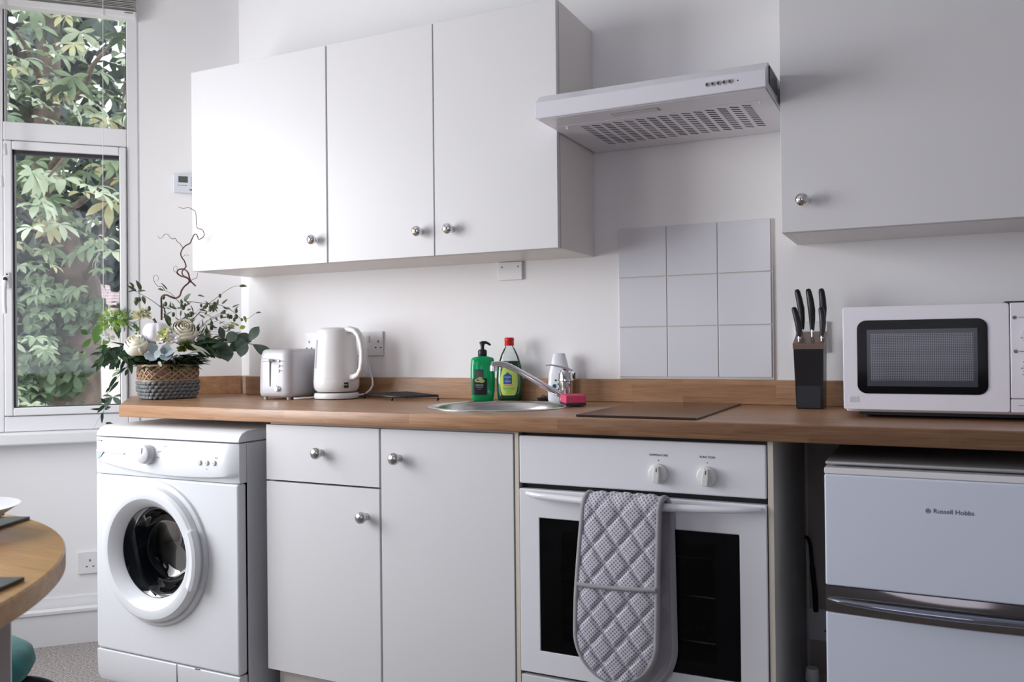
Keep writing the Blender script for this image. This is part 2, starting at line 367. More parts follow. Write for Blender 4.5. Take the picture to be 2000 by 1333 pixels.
for s_, z_ in ((0.656, 1.79), (0.667, 1.675)):
    m = MB(); m.lathe([(0.004, 0.04), (0.0055, 0.036), (0.0075, 0.004), (0.0065, 0)], bay(s_, -0.058, z_), (0, 0, 1), 12)
    obj('tassel', m, mat('clear_tassel', (0.85, 0.85, 0.87), 0.15, trans=0.4), bl, smooth=40)
m = MB(); baybox(m, 0.222, 0.737, -0.05, 0.0, 2.62, 2.66); obj('headrail', m, W_PLAST, bl)

# ------------------------------------------------------------------ wall cabinets
YU = -0.2876; ZU0, ZU1 = 1.3585, 2.062
def knob(parent, x, y, z, r=0.0165, m_=CHROME):
    mb = MB(); mb.lathe([(0.0095, 0), (0.0095, 0.002), (0.0062, 0.005), (0.0058, 0.013), (0.009, 0.016), (r * 0.92, 0.0185), (r, 0.0235), (r * 0.93, 0.030), (r * 0.6, 0.0345), (0.0, 0.036)], (x, y, z), (0, -1, 0), 28)
    return obj('knob', mb, m_, parent, smooth=60)
def carcass(m, x0, x1, y0, y1, z0, z1, t=0.016, rec=0.0, top=True):
    m.box(x0, x0 + t, y0, y1, z0, z1); m.box(x1 - t, x1, y0, y1, z0, z1)
    (m.box(x0 + t, x1 - t, y0, y1, z1 - t, z1) if top else m.box(x0 + t, x1 - t, y0, y0 + 0.03, z1 - t, z1)); m.box(x0 + t, x1 - t, y0 + 0.001, y1, z0 + rec, z0 + rec + t); m.box(x0 + t, x1 - t, y1 - 0.006, y1, z0 + t, z1 - t)
def wall_cab(name, label, x0, x1, doors, knobs, z0=ZU0, z1=ZU1):
    r = thing(name, label, 'cabinet', (x0, 0, z0), 'white wall cabinets')
    m = MB(); carcass(m, x0, x1, YU + 0.021, -0.0005, z0, z1); obj('carcass', m, W_CARC, r, bevel=0.0008, seg=1)
    m = MB(); m.box(x0 + 0.0005, x0 + 0.0155, YU + 0.0195, YU + 0.0208, z0, z1); m.box(x1 - 0.0155, x1 - 0.0005, YU + 0.0195, YU + 0.0208, z0, z1); m.box(x0 + 0.016, x1 - 0.016, YU + 0.0195, YU + 0.0208, z0, z0 + 0.015)
    obj('edging', m, W_EDGE, r)
    for i, (a, b) in enumerate(doors):
        m = MB(); m.box(a, b, YU, YU + 0.018, z0 + 0.0005, z1); d = obj('door', m, W_CAB, r, bevel=0.0012)
        kx, kz = knobs[i]
        if kx: knob(d, kx, YU, kz)
    return r
wall_cab('wall_cabinet', 'single-door white wall cabinet nearest the window', 0.001, 0.5955, [(0.002, 0.5925)], [(0.549, 1.434)])
wall_cab('wall_cabinet', 'double-door white wall cabinet between the single-door one and the cooker hood', 0.5965, 1.401, [(0.5985, 0.9945), (0.9985, 1.400)], [(0.9475, 1.434), (1.0560, 1.434)])
wall_cab('wall_cabinet', 'wide white wall cabinet right of the cooker hood, above the microwave', 2.003, 3.10, [(2.004, 2.60), (2.603, 3.099)], [(2.0565, 1.434), (3.05, 1.434)])

# ------------------------------------------------------------------ cooker hood
hd = thing('cooker_hood', 'white slimline cooker hood fixed to the wall between the wall cabinets', 'cooker hood', (1.7, 0, 1.68))
HX0, HX1, HY, HZ0, HZ1 = 1.405, 1.997, -0.449, 1.681, 1.7235
m = MB(); m.prism([(0, HZ0 + 0.004), (HY + 0.02, HZ0 + 0.004), (HY + 0.004, HZ0), (HY, HZ0 + 0.002), (HY, HZ1), (HY + 0.035, HZ1 + 0.026), (-0.001, HZ1 + 0.034), (-0.001, HZ0 + 0.004)][1:], HX0, HX1, lambda a, b, d: (d, a, b))
body = obj('housing', m, W_HOOD, hd, bevel=0.0025)
m = MB(); m.box(HX0 + 0.004, HX1 - 0.004, HY + 0.012, HY + 0.10, HZ0 - 0.0005, HZ0 + 0.0035); obj('front_strip', m, W_HOOD, hd, bevel=0.001)
m = MB(); m.box(HX0 + 0.004, HX1 - 0.004, HY + 0.1025, -0.004, HZ0 - 0.0005, HZ0 + 0.0035); gr = obj('grille', m, W_HOOD, hd, bevel=0.001)
# slanted slots cut in 15 bands
m = MB()
nb = 15; gx0, gx1 = HX0 + 0.075, HX1 - 0.055; gy0, gy1 = HY + 0.125, HY + 0.125 + 0.235
pw = (gx1 - gx0) / nb
for b in range(nb):
    x0 = gx0 + b * pw + pw * 0.18; x1 = x0 + pw * 0.66
    for j in range(11):
        y0 = gy0 + j * (gy1 - gy0) / 11; dy = 0.013
        m.prism([(x0, y0), (x1, y0 + dy), (x1, y0 + dy + 0.0090), (x0, y0 + 0.0090)], HZ0 - 0.0009, HZ0 - 0.0004, lambda a, b_, d: (a, b_, d))
obj('slots', m, mat('slot_dark', (0.10, 0.095, 0.11), 0.8), gr)
m = MB(); m.box(1.600, 1.725, HY + 0.045, HY + 0.072, HZ0 - 0.0015, HZ0 - 0.0004); lm = obj('lamp_surround', m, mat('hood_lamp_frame', (0.32, 0.30, 0.30), 0.5), hd, bevel=0.0005, seg=1)
m = MB(); m.box(1.604, 1.721, HY + 0.0485, HY + 0.0685, HZ0 - 0.0025, HZ0 - 0.0014); obj('lamp_lens', m, mat('hood_lamp_lens', (0.62, 0.60, 0.63), 0.2), lm)
for i in range(5):
    x = 1.860 + i * 0.0135
    m = MB(); m.lathe([(0.0054, 0), (0.0054, 0.002), (0.0048, 0.003), (0.001, 0.003)], (x, HY, 1.7055), (0, -1, 0), 16); bt = obj('push_button', m, CHROME, hd, smooth=30)
    m = MB(); m.lathe([(0.0024, 0), (0.0022, 0.0012)], (x, HY - 0.003, 1.7055), (0, -1, 0), 12); obj('button_centre', m, BLACK, bt)
m = MB(); m.lathe([(0.0015, 0), (0.0015, 0.001)], (1.932, HY, 1.7055), (0, -1, 0), 10); obj('indicator', m, BLACK, hd)
for x in (HX0 + 0.045, HX1 - 0.035):
    m = MB(); m.box(x, x + 0.004, HY + 0.108, HY + 0.112, HZ0 - 0.008, HZ0); obj('clip', m, W_PLAST, hd)
m = MB(); m.box(HX1, HX1 + 0.0025, -0.41, -0.30, 1.70, 1.742); obj('side_vent', m, BLACK, hd)

# ------------------------------------------------------------------ tiles
tl = thing('tile_splashback', 'square of nine white glazed wall tiles behind the hob', 'tiles', (1.70, 0, 0.98))
TX, TZ, TP = 1.4806, 1.4383, 0.151
m = MB(); m.box(TX + 0.001, TX + 3 * TP + 0.004, -0.005, 0, 0.9805, TZ - 0.001); obj('grout', m, GROUT, tl)
m = MB()
for i in range(3):
    for j in range(3):
        z1 = TZ - j * TP; z0 = max(z1 - TP + 0.0022, 0.981)
        m.box(TX + i * TP + 0.001, TX + (i + 1) * TP - 0.0015, -0.0075, -0.0045, z0, z1 - 0.001)
obj('tile_faces', m, W_TILE, tl, bevel=0.0012)

# ------------------------------------------------------------------ worktop with sink cut-out
SC = (1.215, -0.287); SR = 0.214
def worktop():
    cu = bpy.data.curves.new('worktop', 'CURVE'); cu.dimensions = '2D'; cu.fill_mode = 'BOTH'
    XE = 3.30
    pts = [(0.010, -0.602), (XE, -0.602), (XE, -0.001), (-0.0115, -0.001), (-0.0115, 0.0635), (-0.1105, 0.0635)]
    p = bay(0.255, -0.006, 0); pts += [(p[0], p[1])]
    sp = cu.splines.new('POLY'); sp.points.add(len(pts) - 1); sp.use_cyclic_u = True
    for i, q in enumerate(pts): sp.points[i].co = (*q, 0, 1)
    sp = cu.splines.new('POLY'); sp.points.add(63); sp.use_cyclic_u = True
    for i in range(64): sp.points[i].co = (SC[0] + (SR - 0.010) * math.cos(i * PI / 32), SC[1] + (SR - 0.010) * math.sin(-i * PI / 32), 0, 1)
    cu.extrude = 0.0155; cu.bevel_depth = 0.0037; cu.bevel_resolution = 2; cu.offset = -0.0037
    t = bpy.data.objects.new('tmp', cu); COL.objects.link(t); bpy.context.view_layer.update()
    me = bpy.data.meshes.new_from_object(t.evaluated_get(bpy.context.evaluated_depsgraph_get())); bpy.data.objects.remove(t)
    for v in me.vertices: v.co.z += 0.8908
    me.materials.clear(); me.materials.append(OAK)
    o = bpy.data.objects.new('slab', me); COL.objects.link(o); return o
wt = thing('kitchen_worktop', 'long oak-effect kitchen worktop with a square-edged front and upstand', 'worktop', (0, 0, 0))
sl = worktop(); sl.parent = wt; ROOTLOC[sl.name] = (Vector((0, 0, 0)), 0)
m = MB(); m.box(-0.0095, 3.30, -0.021, -0.0005, 0.9105, 0.9795); obj('upstand', m, OAK, wt, bevel=0.0012)
m = MB(); baybox(m, -0.145, 0.213, -0.0205, -0.0005, 0.9105, 0.9795); obj('upstand', m, OAK, wt, bevel=0.0012)
m = MB(); m.box(-0.088, -0.0115, 0.045, 0.0645, 0.9105, 0.9795); obj('upstand', m, OAK, wt, bevel=0.0012)

# ------------------------------------------------------------------ base cabinets
YB = -0.5805
def base_cab(label, x0, x1, fronts):
    r = thing('base_cabinet', label, 'cabinet', (x0, -0.3, 0), 'white base cabinets')
    m = MB(); carcass(m, x0, x1, YB + 0.021, -0.05, 0.15, 0.8705, top=False); obj('carcass', m, W_CARC, r)
    for nm, a, b, z0, z1, kx, kz in fronts:
        m = MB(); m.box(a, b, YB, YB + 0.018, z0, z1); d = obj(nm, m, W_CAB, r, bevel=0.0012); knob(d, kx, YB, kz, m_=SATIN)
    m = MB(); m.box(x0 + 0.002, x1, YB + 0.05, YB + 0.066, 0.004, 0.1495); obj('plinth', m, W_CARC, r)
    for y in (-0.47, -0.1):
        m = MB(); m.lathe([(0.025, 0), (0.025, 0.01), (0.014, 0.02), (0.014, 0.13), (0.03, 0.145), (0.03, 0.1495)], (x0 + 0.05, y, 0), (0, 0, 1), 16); obj('leg', m, DKGREY, r, smooth=40)
    return r
base_cab('white base cabinet with a drawer above its door, beside the washing machine', 0.5965, 0.9955,
         [('drawer', 0.5975, 0.9925, 0.7045, 0.8640, 0.7975, 0.791), ('door', 0.5975, 0.9925, 0.1560, 0.6995, 0.9480, 0.624)])
base_cab('tall-door white base cabinet under the sink, left of the oven', 0.9965, 1.3975,
         [('door', 0.9985, 1.3955, 0.1560, 0.8640, 1.0555, 0.788)])
# oven housing unit
r = thing('oven_housing', 'white oven housing unit with a grey side panel facing the fridge', 'cabinet', (1.7, -0.3, 0))
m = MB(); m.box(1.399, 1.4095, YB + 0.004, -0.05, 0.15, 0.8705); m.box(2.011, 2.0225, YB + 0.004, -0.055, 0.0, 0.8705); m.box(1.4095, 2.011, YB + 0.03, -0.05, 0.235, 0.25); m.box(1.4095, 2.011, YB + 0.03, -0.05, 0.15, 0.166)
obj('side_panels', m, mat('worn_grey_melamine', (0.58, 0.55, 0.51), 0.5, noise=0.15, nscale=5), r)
m = MB(); m.box(1.399, 1.4095, YB + 0.002, YB + 0.004, 0.15, 0.8705); obj('edging', m, W_EDGE, r)
m = MB(); m.box(2.011, 2.0225, YB + 0.002, YB + 0.004, 0.0, 0.8705); obj('edging', m, W_EDGE, r)
m = MB(); m.box(1.4125, 2.0085, YB, YB + 0.018, 0.156, 0.2700); obj('lower_panel', m, W_CAB, r, bevel=0.002)
m = MB(); m.box(1.401, 2.02, YB + 0.05, YB + 0.066, 0.004, 0.1495); obj('plinth', m, W_CARC, r)

# ------------------------------------------------------------------ oven
ov = thing('built_in_oven', 'white built-in electric oven under the hob with a dark glass door', 'oven', (1.71, YB, 0.27))
OX0, OX1 = 1.4120, 2.0085
m = MB(); m.box(OX0 + 0.002, OX1 - 0.002, YB + 0.012, YB + 0.03, 0.275, 0.866)
m.mat(0); 
m = MB(); m.box(OX0, OX1, YB, YB + 0.02, 0.7430, 0.8615); cp = obj('control_panel', m, W_ENAMEL, ov, bevel=0.004, seg=3)
# cavity: open box behind the door glass
m = MB(); a, b, c, d, e, g = 1.45, 1.965, YB + 0.03, YB + 0.45, 0.29, 0.69
m.add([(a, c, e), (b, c, e), (b, d, e), (a, d, e), (a, c, g), (b, c, g), (b, d, g), (a, d, g)], [(0, 3, 2, 1), (4, 5, 6, 7), (1, 2, 6, 5), (2, 3, 7, 6), (3, 0, 4, 7)])
obj('cavity', m, mat('oven_enamel', (0.02, 0.02, 0.022), 0.35), ov)
m = MB(); m.box(OX0 + 0.001, OX1 - 0.001, YB + 0.022, YB + 0.028, 0.700, 0.870); m.box(OX0 + 0.001, OX1 - 0.001, YB + 0.0215, YB + 0.028, 0.272, 0.289); m.box(OX0 + 0.001, 1.45, YB + 0.022, YB + 0.028, 0.289, 0.700); m.box(1.965, OX1 - 0.001, YB + 0.022, YB + 0.028, 0.289, 0.700)
obj('front_frame', m, BLACK, ov)
for z in (0.395, 0.50):
    m = MB(); m.tube([(1.455, YB + 0.05, z), (1.96, YB + 0.05, z)], 0.0028, 6); m.tube([(1.455, YB + 0.40, z), (1.96, YB + 0.40, z)], 0.0028, 6)
    for i in range(18): m.tube([(1.47 + i * 0.028, YB + 0.05, z), (1.47 + i * 0.028, YB + 0.40, z)], 0.0014, 5)
    obj('wire_shelf', m, STEEL, ov)
# door: white surround with glass
GX0, GX1, GZ0, GZ1 = 1.4665, 1.9485, 0.3360, 0.6605
m = MB(); DX0, DX1, DZ0, DZ1 = OX0, OX1, 0.2785, 0.7305
fr = [(DX0, DX1, DZ0, GZ0), (DX0, DX1, GZ1, DZ1), (DX0, GX0, GZ0, GZ1), (GX1, DX1, GZ0, GZ1)]
def slab_with_hole(m, X0, X1, Z0, Z1, hx0, hx1, hz0, hz1, y0, y1):
    o_ = [(X0, Z0), (X1, Z0), (X1, Z1), (X0, Z1)]; i_ = [(hx0, hz0), (hx1, hz0), (hx1, hz1), (hx0, hz1)]
    vs = [(x, y0, z) for x, z in o_] + [(x, y0, z) for x, z in i_] + [(x, y1, z) for x, z in o_] + [(x, y1, z) for x, z in i_]
    fs = []
    for k in range(4):
        n = (k + 1) % 4
        fs += [(k, n, 4 + n, 4 + k), (8 + k, 12 + k, 12 + n, 8 + n), (k, 8 + k, 8 + n, n), (4 + k, 4 + n, 12 + n, 12 + k)]
    m.add(vs, fs)
slab_with_hole(m, DX0, DX1, DZ0, DZ1, GX0, GX1, GZ0, GZ1, YB - 0.002, YB + 0.019)
dr = obj('door', m, W_ENAMEL, ov, bevel=0.003, seg=2)
m = MB(); m.box(GX0, GX1, YB - 0.0015, YB + 0.003, GZ0, GZ1)
dg = bpy.data.materials.new('dark_oven_glass'); dg.use_nodes = True; t = dg.node_tree; t.nodes.remove(t.nodes['Principled BSDF'])
a = t.nodes.new('ShaderNodeBsdfTransparent'); a.inputs[0].default_value = (0.62, 0.62, 0.63, 1); g_ = t.nodes.new('ShaderNodeBsdfGlossy'); g_.inputs['Roughness'].default_value = 0.05; g_.inputs[0].default_value = (0.55, 0.55, 0.6, 1)
fr_ = t.nodes.new('ShaderNodeFresnel'); fr_.inputs[0].default_value = 1.35; mx = t.nodes.new('ShaderNodeMixShader'); t.links.new(fr_.outputs[0], mx.inputs[0]); t.links.new(a.outputs[0], mx.inputs[1]); t.links.new(g_.outputs[0], mx.inputs[2]); t.links.new(mx.outputs[0], t.nodes['Material Output'].inputs[0])
obj('door_glass', m, dg, dr)
m = MB()   # inner mask printed round the glass
slab_with_hole(m, GX0, GX1, GZ0, GZ1, GX0 + 0.055, GX1 - 0.055, GZ0 + 0.03, GZ1 - 0.03, YB + 0.0035, YB + 0.006)
obj('glass_mask', m, BLACK, dr)
# handle: bowed tube
m = MB(); pts = []
for i in range(25):
    u = i / 24; x = 1.4360 + u * (1.9960 - 1.4360); bow = math.sin(PI * u) ** 0.55
    pts.append((x, YB - 0.006 - 0.036 * bow, 0.7205 - 0.0035 * math.sin(PI * u)))
m.tube(pts, [0.0055 + 0.004 * math.sin(PI * i / 24) ** 0.5 for i in range(25)], 14); obj('handle', m, W_ENAMEL, dr, smooth=60)
PRINT = mat('dark_print', (0.06, 0.05, 0.08), 0.6)
for i, (kx, tilt) in enumerate(((1.7670, 0.08), (1.8790, 0.12))):
    m = MB(); m.lathe([(0.0230, 0), (0.0230, 0.004), (0.0215, 0.009), (0.0190, 0.0105), (0.001, 0.0105)], (kx, YB, 0.7865), (0, -1, 0), 36)
    kb = obj('control_knob', m, mat('ivory_plastic', (0.74, 0.74, 0.72), 0.22), ov, smooth=35)
    def kr(a, b, d, kx=kx, tilt=tilt): return (kx + a * math.cos(tilt) + b * math.sin(tilt), YB - 0.010 - d, 0.7865 - a * math.sin(tilt) + b * math.cos(tilt))
    m = MB(); m.loops([[kr(-0.0068 * s_, -0.019, d_), kr(0.0068 * s_, -0.019, d_), kr(0.0072 * s_, 0.0, d_), kr(0.005 * s_, 0.0185, d_), kr(-0.005 * s_, 0.0185, d_), kr(-0.0072 * s_, 0.0, d_)] for s_, d_ in ((1.25, 0), (1.0, 0.008), (0.9, 0.0105))])
    obj('grip', m, bpy.data.materials['ivory_plastic'], kb, bevel=0.001)
    m = MB(); m.add([kr(-0.0011, 0.006, 0.0110), kr(0.0011, 0.006, 0.0110), kr(0.0009, 0.0150, 0.0110), kr(-0.0009, 0.0150, 0.0110)], [(0, 1, 2, 3)]); obj('pointer_mark', m, PRINT, kb)
    m = MB(); m.lathe([(0.0014, 0), (0.0014, 0.0004)], (kx + 0.001, YB, 0.8165), (0, -1, 0), 12); obj('index_dot', m, PRINT, ov)
text('lettering', 'TEMPERATURE', 0.0068, (1.7675, YB - 0.0003, 0.8285), ov, PRINT, sx=1.0)
text('lettering', 'FUNCTION', 0.0068, (1.8800, YB - 0.0003, 0.8290), ov, PRINT, sx=1.0)

# ------------------------------------------------------------------ sink
sk = thing('round_sink', 'round stainless steel sink set into the worktop', 'sink', (SC[0], SC[1], 0.91))
m = MB(); m.lathe([(SR, 0.0), (SR, 0.0012), (SR - 0.003, 0.0024), (SR - 0.012, 0.0028), (SR - 0.020, 0.0014), (SR - 0.026, -0.004), (SR - 0.034, -0.03), (SR - 0.042, -0.13), (SR - 0.060, -0.155), (SR - 0.10, -0.163), (0.045, -0.166), (0.04, -0.170)], (SC[0], SC[1], 0.9105), (0, 0, 1), 72, cap0=False)
obj('bowl', m, STEEL, sk, smooth=50)
m = MB(); m.lathe([(0.042, 0), (0.038, 0.003), (0.012, 0.001), (0.001, 0.002)], (SC[0], SC[1], 0.7445), (0, 0, 1), 32); obj('strainer', m, CHROME, sk, smooth=50)
pl = thing('sink_plug', 'black rubber sink plug lying behind the round sink', 'plug', (1.243, -0.046, 0.91))
m = MB(); m.lathe([(0.016, 0), (0.0185, 0.003), (0.0195, 0.007), (0.017, 0.010), (0.004, 0.0105)], (1.243, -0.046, 0.910), (0, 0, 1), 24); obj('plug_body', m, BLACK, pl, smooth=40)
m = MB(); m.tube([(1.237, -0.046, 0.920), (1.237, -0.046, 0.926), (1.243, -0.046, 0.929), (1.249, -0.046, 0.926), (1.249, -0.046, 0.920)], 0.0016, 6); m.tube([(1.243 + 0.02 * math.cos(a), -0.05 + 0.012 * math.sin(a), 0.9225 + 0.003 * math.cos(a)) for a in [k * PI / 6 for k in range(12)]], 0.0018, 6, closed=True)
obj('pull_ring', m, BLACK, pl, smooth=40)

# ------------------------------------------------------------------ tap
tp = thing('mixer_tap', 'chrome single-lever mixer tap with a long rising spout behind the sink', 'tap', (1.336, -0.086, 0.91))
TB = Vector((1.336, -0.086, 0.9105))
m = MB(); m.lathe([(0.0212, 0), (0.0212, 0.004), (0.0215, 0.007), (0.0215, 0.064), (0.0245, 0.066), (0.0245, 0.070), (0.0230, 0.074), (0.0225, 0.090), (0.018, 0.098), (0.001, 0.100)], TB, (0, 0, 1), 32); obj('body', m, CHROME, tp, smooth=40)
tipv = Vector((1.168, -0.255, 1.0285)); dxy = (tipv - TB); dxy.z = 0; dl = dxy.length; dh = dxy.normalized()
prof = [(0.015, 0.022), (0.06, 0.046), (0.12, 0.080), (0.165, 0.105), (0.195, 0.1175), (0.215, 0.1205), (dl - 0.002, 0.119)]
m = MB(); m.tube([TB + dh * a + Vector((0, 0, b)) for a, b in prof], [0.0115, 0.0112, 0.0108, 0.0105, 0.0105, 0.0105, 0.0105], 14, flat=0.85); sp_ = obj('spout', m, CHROME, tp, smooth=60)
m = MB(); m.lathe([(0.0105, 0), (0.0115, -0.004), (0.0115, -0.016), (0.009, -0.0165)], TB + dh * (dl - 0.007) + Vector((0, 0, 0.116)), (0, 0, 1), 20); obj('aerator', m, CHROME, sp_, smooth=40)
lx = dh.cross(Vector((0, 0, 1)))
m = MB(); m.loops([[TB + dh * a + lx * (wd * s_) + Vector((0, 0, h + (th if q else 0))) for s_, q in ((-1, 0), (1, 0), (1, 1), (-1, 1))] for a, h, wd, th in ((-0.026, 0.070, 0.016, 0.020), (-0.016, 0.086, 0.018, 0.014), (0.0, 0.098, 0.016, 0.009), (0.022, 0.106, 0.011, 0.006), (0.048, 0.1125, 0.008, 0.0045), (0.062, 0.1125, 0.0085, 0.0045))])
obj('lever', m, CHROME, tp, bevel=0.0015)

# ------------------------------------------------------------------ washing machine
WX0, WX1, YW = -0.060, 0.5405, -0.634
wm = thing('washing_machine', 'white front-loading washing machine under the left end of the worktop', 'washing machine', (0.24, -0.36, 0))
m = MB(); a, b, c, d, e, g = WX0, WX1, YW + 0.035, -0.115, 0.03, 0.8095
m.add([(a, c, e), (b, c, e), (b, d, e), (a, d, e), (a, c, g), (b, c, g), (b, d, g), (a, d, g)], [(0, 3, 2, 1), (4, 5, 6, 7), (1, 2, 6, 5), (2, 3, 7, 6), (3, 0, 4, 7)])
cab_ = obj('cabinet', m, W_SIDE, wm, bevel=0.006, seg=2)
m = MB(); m.box(WX1 - 0.001, WX1 + 0.0008, -0.50, -0.17, 0.14, 0.72); obj('side_recess', m, W_SIDE, wm, bevel=0.0006, seg=1)
m = MB(); m.prism([(YW + 0.002, 0.812), (YW + 0.006, 0.825), (YW + 0.018, 0.838), (YW + 0.040, 0.845), (-0.115, 0.845), (-0.115, 0.812)], WX0 - 0.001, WX1 + 0.001, lambda a, b, d: (d, a, b)); obj('lid', m, W_WASH, wm, bevel=0.004)
m = MB()
def plate_round_hole(m, x0, x1, z0, z1, cx, cz, r, y0, y1, n=96):
    out = []; inn = []
    for k in range(n):
        a = 2 * PI * k / n; ca, sa = math.cos(a), math.sin(a)
        t = min(((x1 - cx) / ca if ca > 1e-6 else (x0 - cx) / ca if ca < -1e-6 else 1e9), ((z1 - cz) / sa if sa > 1e-6 else (z0 - cz) / sa if sa < -1e-6 else 1e9))
        out.append([cx + t * ca, cz + t * sa]); inn.append((cx + r * ca, cz + r * sa))
    for X, Z in ((x0, z0), (x1, z0), (x1, z1), (x0, z1)):
        k = min(range(n), key=lambda i: (out[i][0] - X) ** 2 + (out[i][1] - Z) ** 2); out[k] = [X, Z]
    m.loops([[(x, y1, z) for x, z in inn], [(x, y1, z) for x, z in out], [(x, y0, z) for x, z in out], [(x, y0, z) for x, z in inn], [(x, y1, z) for x, z in inn]], False, False)
plate_round_hole(m, WX0, WX1, 0.140, 0.6925, 0.203, 0.466, 0.185, YW, YW + 0.034)
obj('front_panel', m, W_WASH, wm, bevel=0.008, seg=3)
m = MB(); m.prism([(YW + 0.002, 0.062), (YW + 0.012, 0.035), (YW + 0.034, 0.033), (YW + 0.034, 0.1375), (YW, 0.1375)], WX0, WX1, lambda a, b, d: (d, a, b)); kk = obj('kick_panel', m, W_WASH, wm, bevel=0.004)
m = MB(); m.box(0.290, 0.2915, YW - 0.0005, YW + 0.002, 0.07, 0.1375); obj('flap_seam', m, DKGREY, kk)
m = MB(); m.box(0.365, 0.385, YW - 0.0006, YW + 0.001, 0.1360, 0.1378); obj('finger_slot', m, DKGREY, kk)
# fascia, bulging forward with a crescent lower edge
rings = []
NX = 24
for i in range(NX + 1):
    u = i / NX; x = WX0 + (WX1 - WX0) * u
    cz = 0.737 - 0.028 * math.sin(PI * min(1, u * 0.9 + 0.1)) ** 1.0 if True else 0.72
    cz = 0.745 - 0.040 * (1 - (2 * min(u / 1.25, 1) - 1) ** 2) ** 0.8
    cz = min(cz, 0.742)
    b = 0.0015 + 0.0135 * min(1, u / 0.08, (1 - u) / 0.08) ** 0.5
    prof = [(YW + 0.034, 0.6945), (YW + 0.001, 0.6945), (YW - 0.001, 0.700), (YW - 0.0015, cz - 0.004), (YW - b * 0.9, cz + 0.002), (YW - b, cz + 0.012), (YW - b * 0.7, 0.775), (YW - 0.001, 0.8085), (YW + 0.034, 0.8095)]
    if i == 0 or i == NX: prof = [(y if y > YW + 0.02 else y + 0.006, z) for y, z in prof]
    rings.append([(x, y, z) for y, z in prof])
m = MB(); m.loops(rings); fa = obj('fascia', m, W_WASH, wm, smooth=35)
# detergent drawer recess
m = MB(); m.prism([(-0.036, 0.7710), (0.088, 0.7655), (0.089, 0.7610), (-0.036, 0.7660)], YW - 0.0165, YW - 0.005, lambda a, b, d: (a, d, b)); ddr = obj('detergent_drawer', m, W_WASH, wm, bevel=0.001)
m = MB(); m.add([(-0.036, YW - 0.0158, 0.7660), (-0.004, YW - 0.0158, 0.7648), (-0.018, YW - 0.0156, 0.7480), (-0.036, YW - 0.0156, 0.7450)], [(0, 1, 2, 3)]); obj('drawer_recess', m, mat('recess_blue_grey', (0.50, 0.56, 0.62), 0.5), ddr)
m = MB(); m.lathe([(0.030, 0), (0.0295, 0.008), (0.0265, 0.022), (0.024, 0.024), (0.001, 0.025)], (0.190, YW - 0.012, 0.7655), (0, -1, 0.08), 36); kn = obj('programme_knob', m, mat('grey_white_plastic', (0.66, 0.66, 0.70), 0.3), wm, smooth=40)
m = MB(); m.box(0.1885, 0.1915, YW - 0.0385, YW - 0.0365, 0.770, 0.790); obj('knob_pointer', m, W_PLAST, kn)
for i in range(3):
    x = 0.404 + i * 0.0285
    m = MB(); m.lathe([(0.0078, 0), (0.0078, 0.002), (0.0065, 0.0035), (0.001, 0.004)], (x, YW - 0.0135, 0.7515 + i * 0.0006), (0, -1, 0), 20); bt = obj('push_button', m, W_PLAST, wm, smooth=40)
    m = MB(); m.lathe([(0.0013, 0), (0.0013, 0.0004)], (x, YW - 0.0176, 0.7515 + i * 0.0006), (0, -1, 0), 8); obj('button_dot', m, MIDGREY, bt)
PALE = mat('pale_print', (0.42, 0.43, 0.47), 0.6)
for x0_, x1_, z0_, z1_, yy in ((0.232, 0.2355, 0.7745, 0.7765, 0.0135), (0.2285, 0.2315, 0.759, 0.7608, 0.0152), (0.2395, 0.2425, 0.776, 0.7778, 0.0130), (0.2345, 0.2375, 0.7575, 0.7593, 0.0153), (0.245, 0.262, 0.7925, 0.7936, 0.0085), (0.46, 0.472, 0.7695, 0.7702, 0.0138), (0.46, 0.472, 0.7665, 0.7672, 0.0142), (0.43, 0.434, 0.7335, 0.7348, 0.0158), (-0.044, -0.036, 0.7975, 0.8010, 0.0065), (-0.034, -0.026, 0.7972, 0.8007, 0.0065)):
    m = MB(); m.box(x0_, x1_, YW - yy - 0.0002, YW - yy + 0.003, z0_, z1_); obj('printed_mark', m, PALE, wm)
# porthole door
WC = Vector((0.203, YW, 0.4660))
m = MB(); m.lathe([(0.219, -0.002), (0.221, 0.0), (0.2195, 0.008), (0.212, 0.012), (0.206, 0.010)], WC, (0, -1, 0), 96, cap0=False, cap1=False); obj('door_surround', m, W_WASH, wm, smooth=40)
m = MB(); m.lathe([(0.207, 0.0), (0.206, 0.016), (0.202, 0.027), (0.194, 0.0335), (0.180, 0.036), (0.168, 0.034), (0.164, 0.031), (0.150, 0.017), (0.1395, 0.004), (0.137, -0.002)], WC, (0, -1, 0), 96, cap0=False, cap1=False); do = obj('door', m, W_WASH, wm, smooth=24)
m = MB(); m.lathe([(0.137, 0.002), (0.134, -0.01), (0.128, -0.03), (0.124, -0.07), (0.122, -0.11)], WC, (0, -1, 0), 64, cap0=False, cap1=False); obj('door_seal', m, mat('dark_rubber', (0.045, 0.05, 0.06), 0.3), do, smooth=40)
m = MB(); m.lathe([(0.230, -0.112), (0.230, -0.34), (0.0, -0.345)], WC, (0, -1, 0), 48, cap0=False, cap1=False)
obj('drum', m, mat('drum_steel', (0.05, 0.05, 0.055), 0.35, 0.9), wm, smooth=40)
gl = pane('porthole_glass', (0.40, 0.43, 0.48), 0.35)
m = MB(); m.lathe([(0.1365, 0.0), (0.132, -0.004), (0.122, -0.016), (0.112, -0.060), (0.100, -0.082), (0.07, -0.094), (0.0, -0.098)], WC, (0, -1, 0), 64, cap0=False, cap1=False)
obj('porthole_glass', m, gl, do, smooth=50)
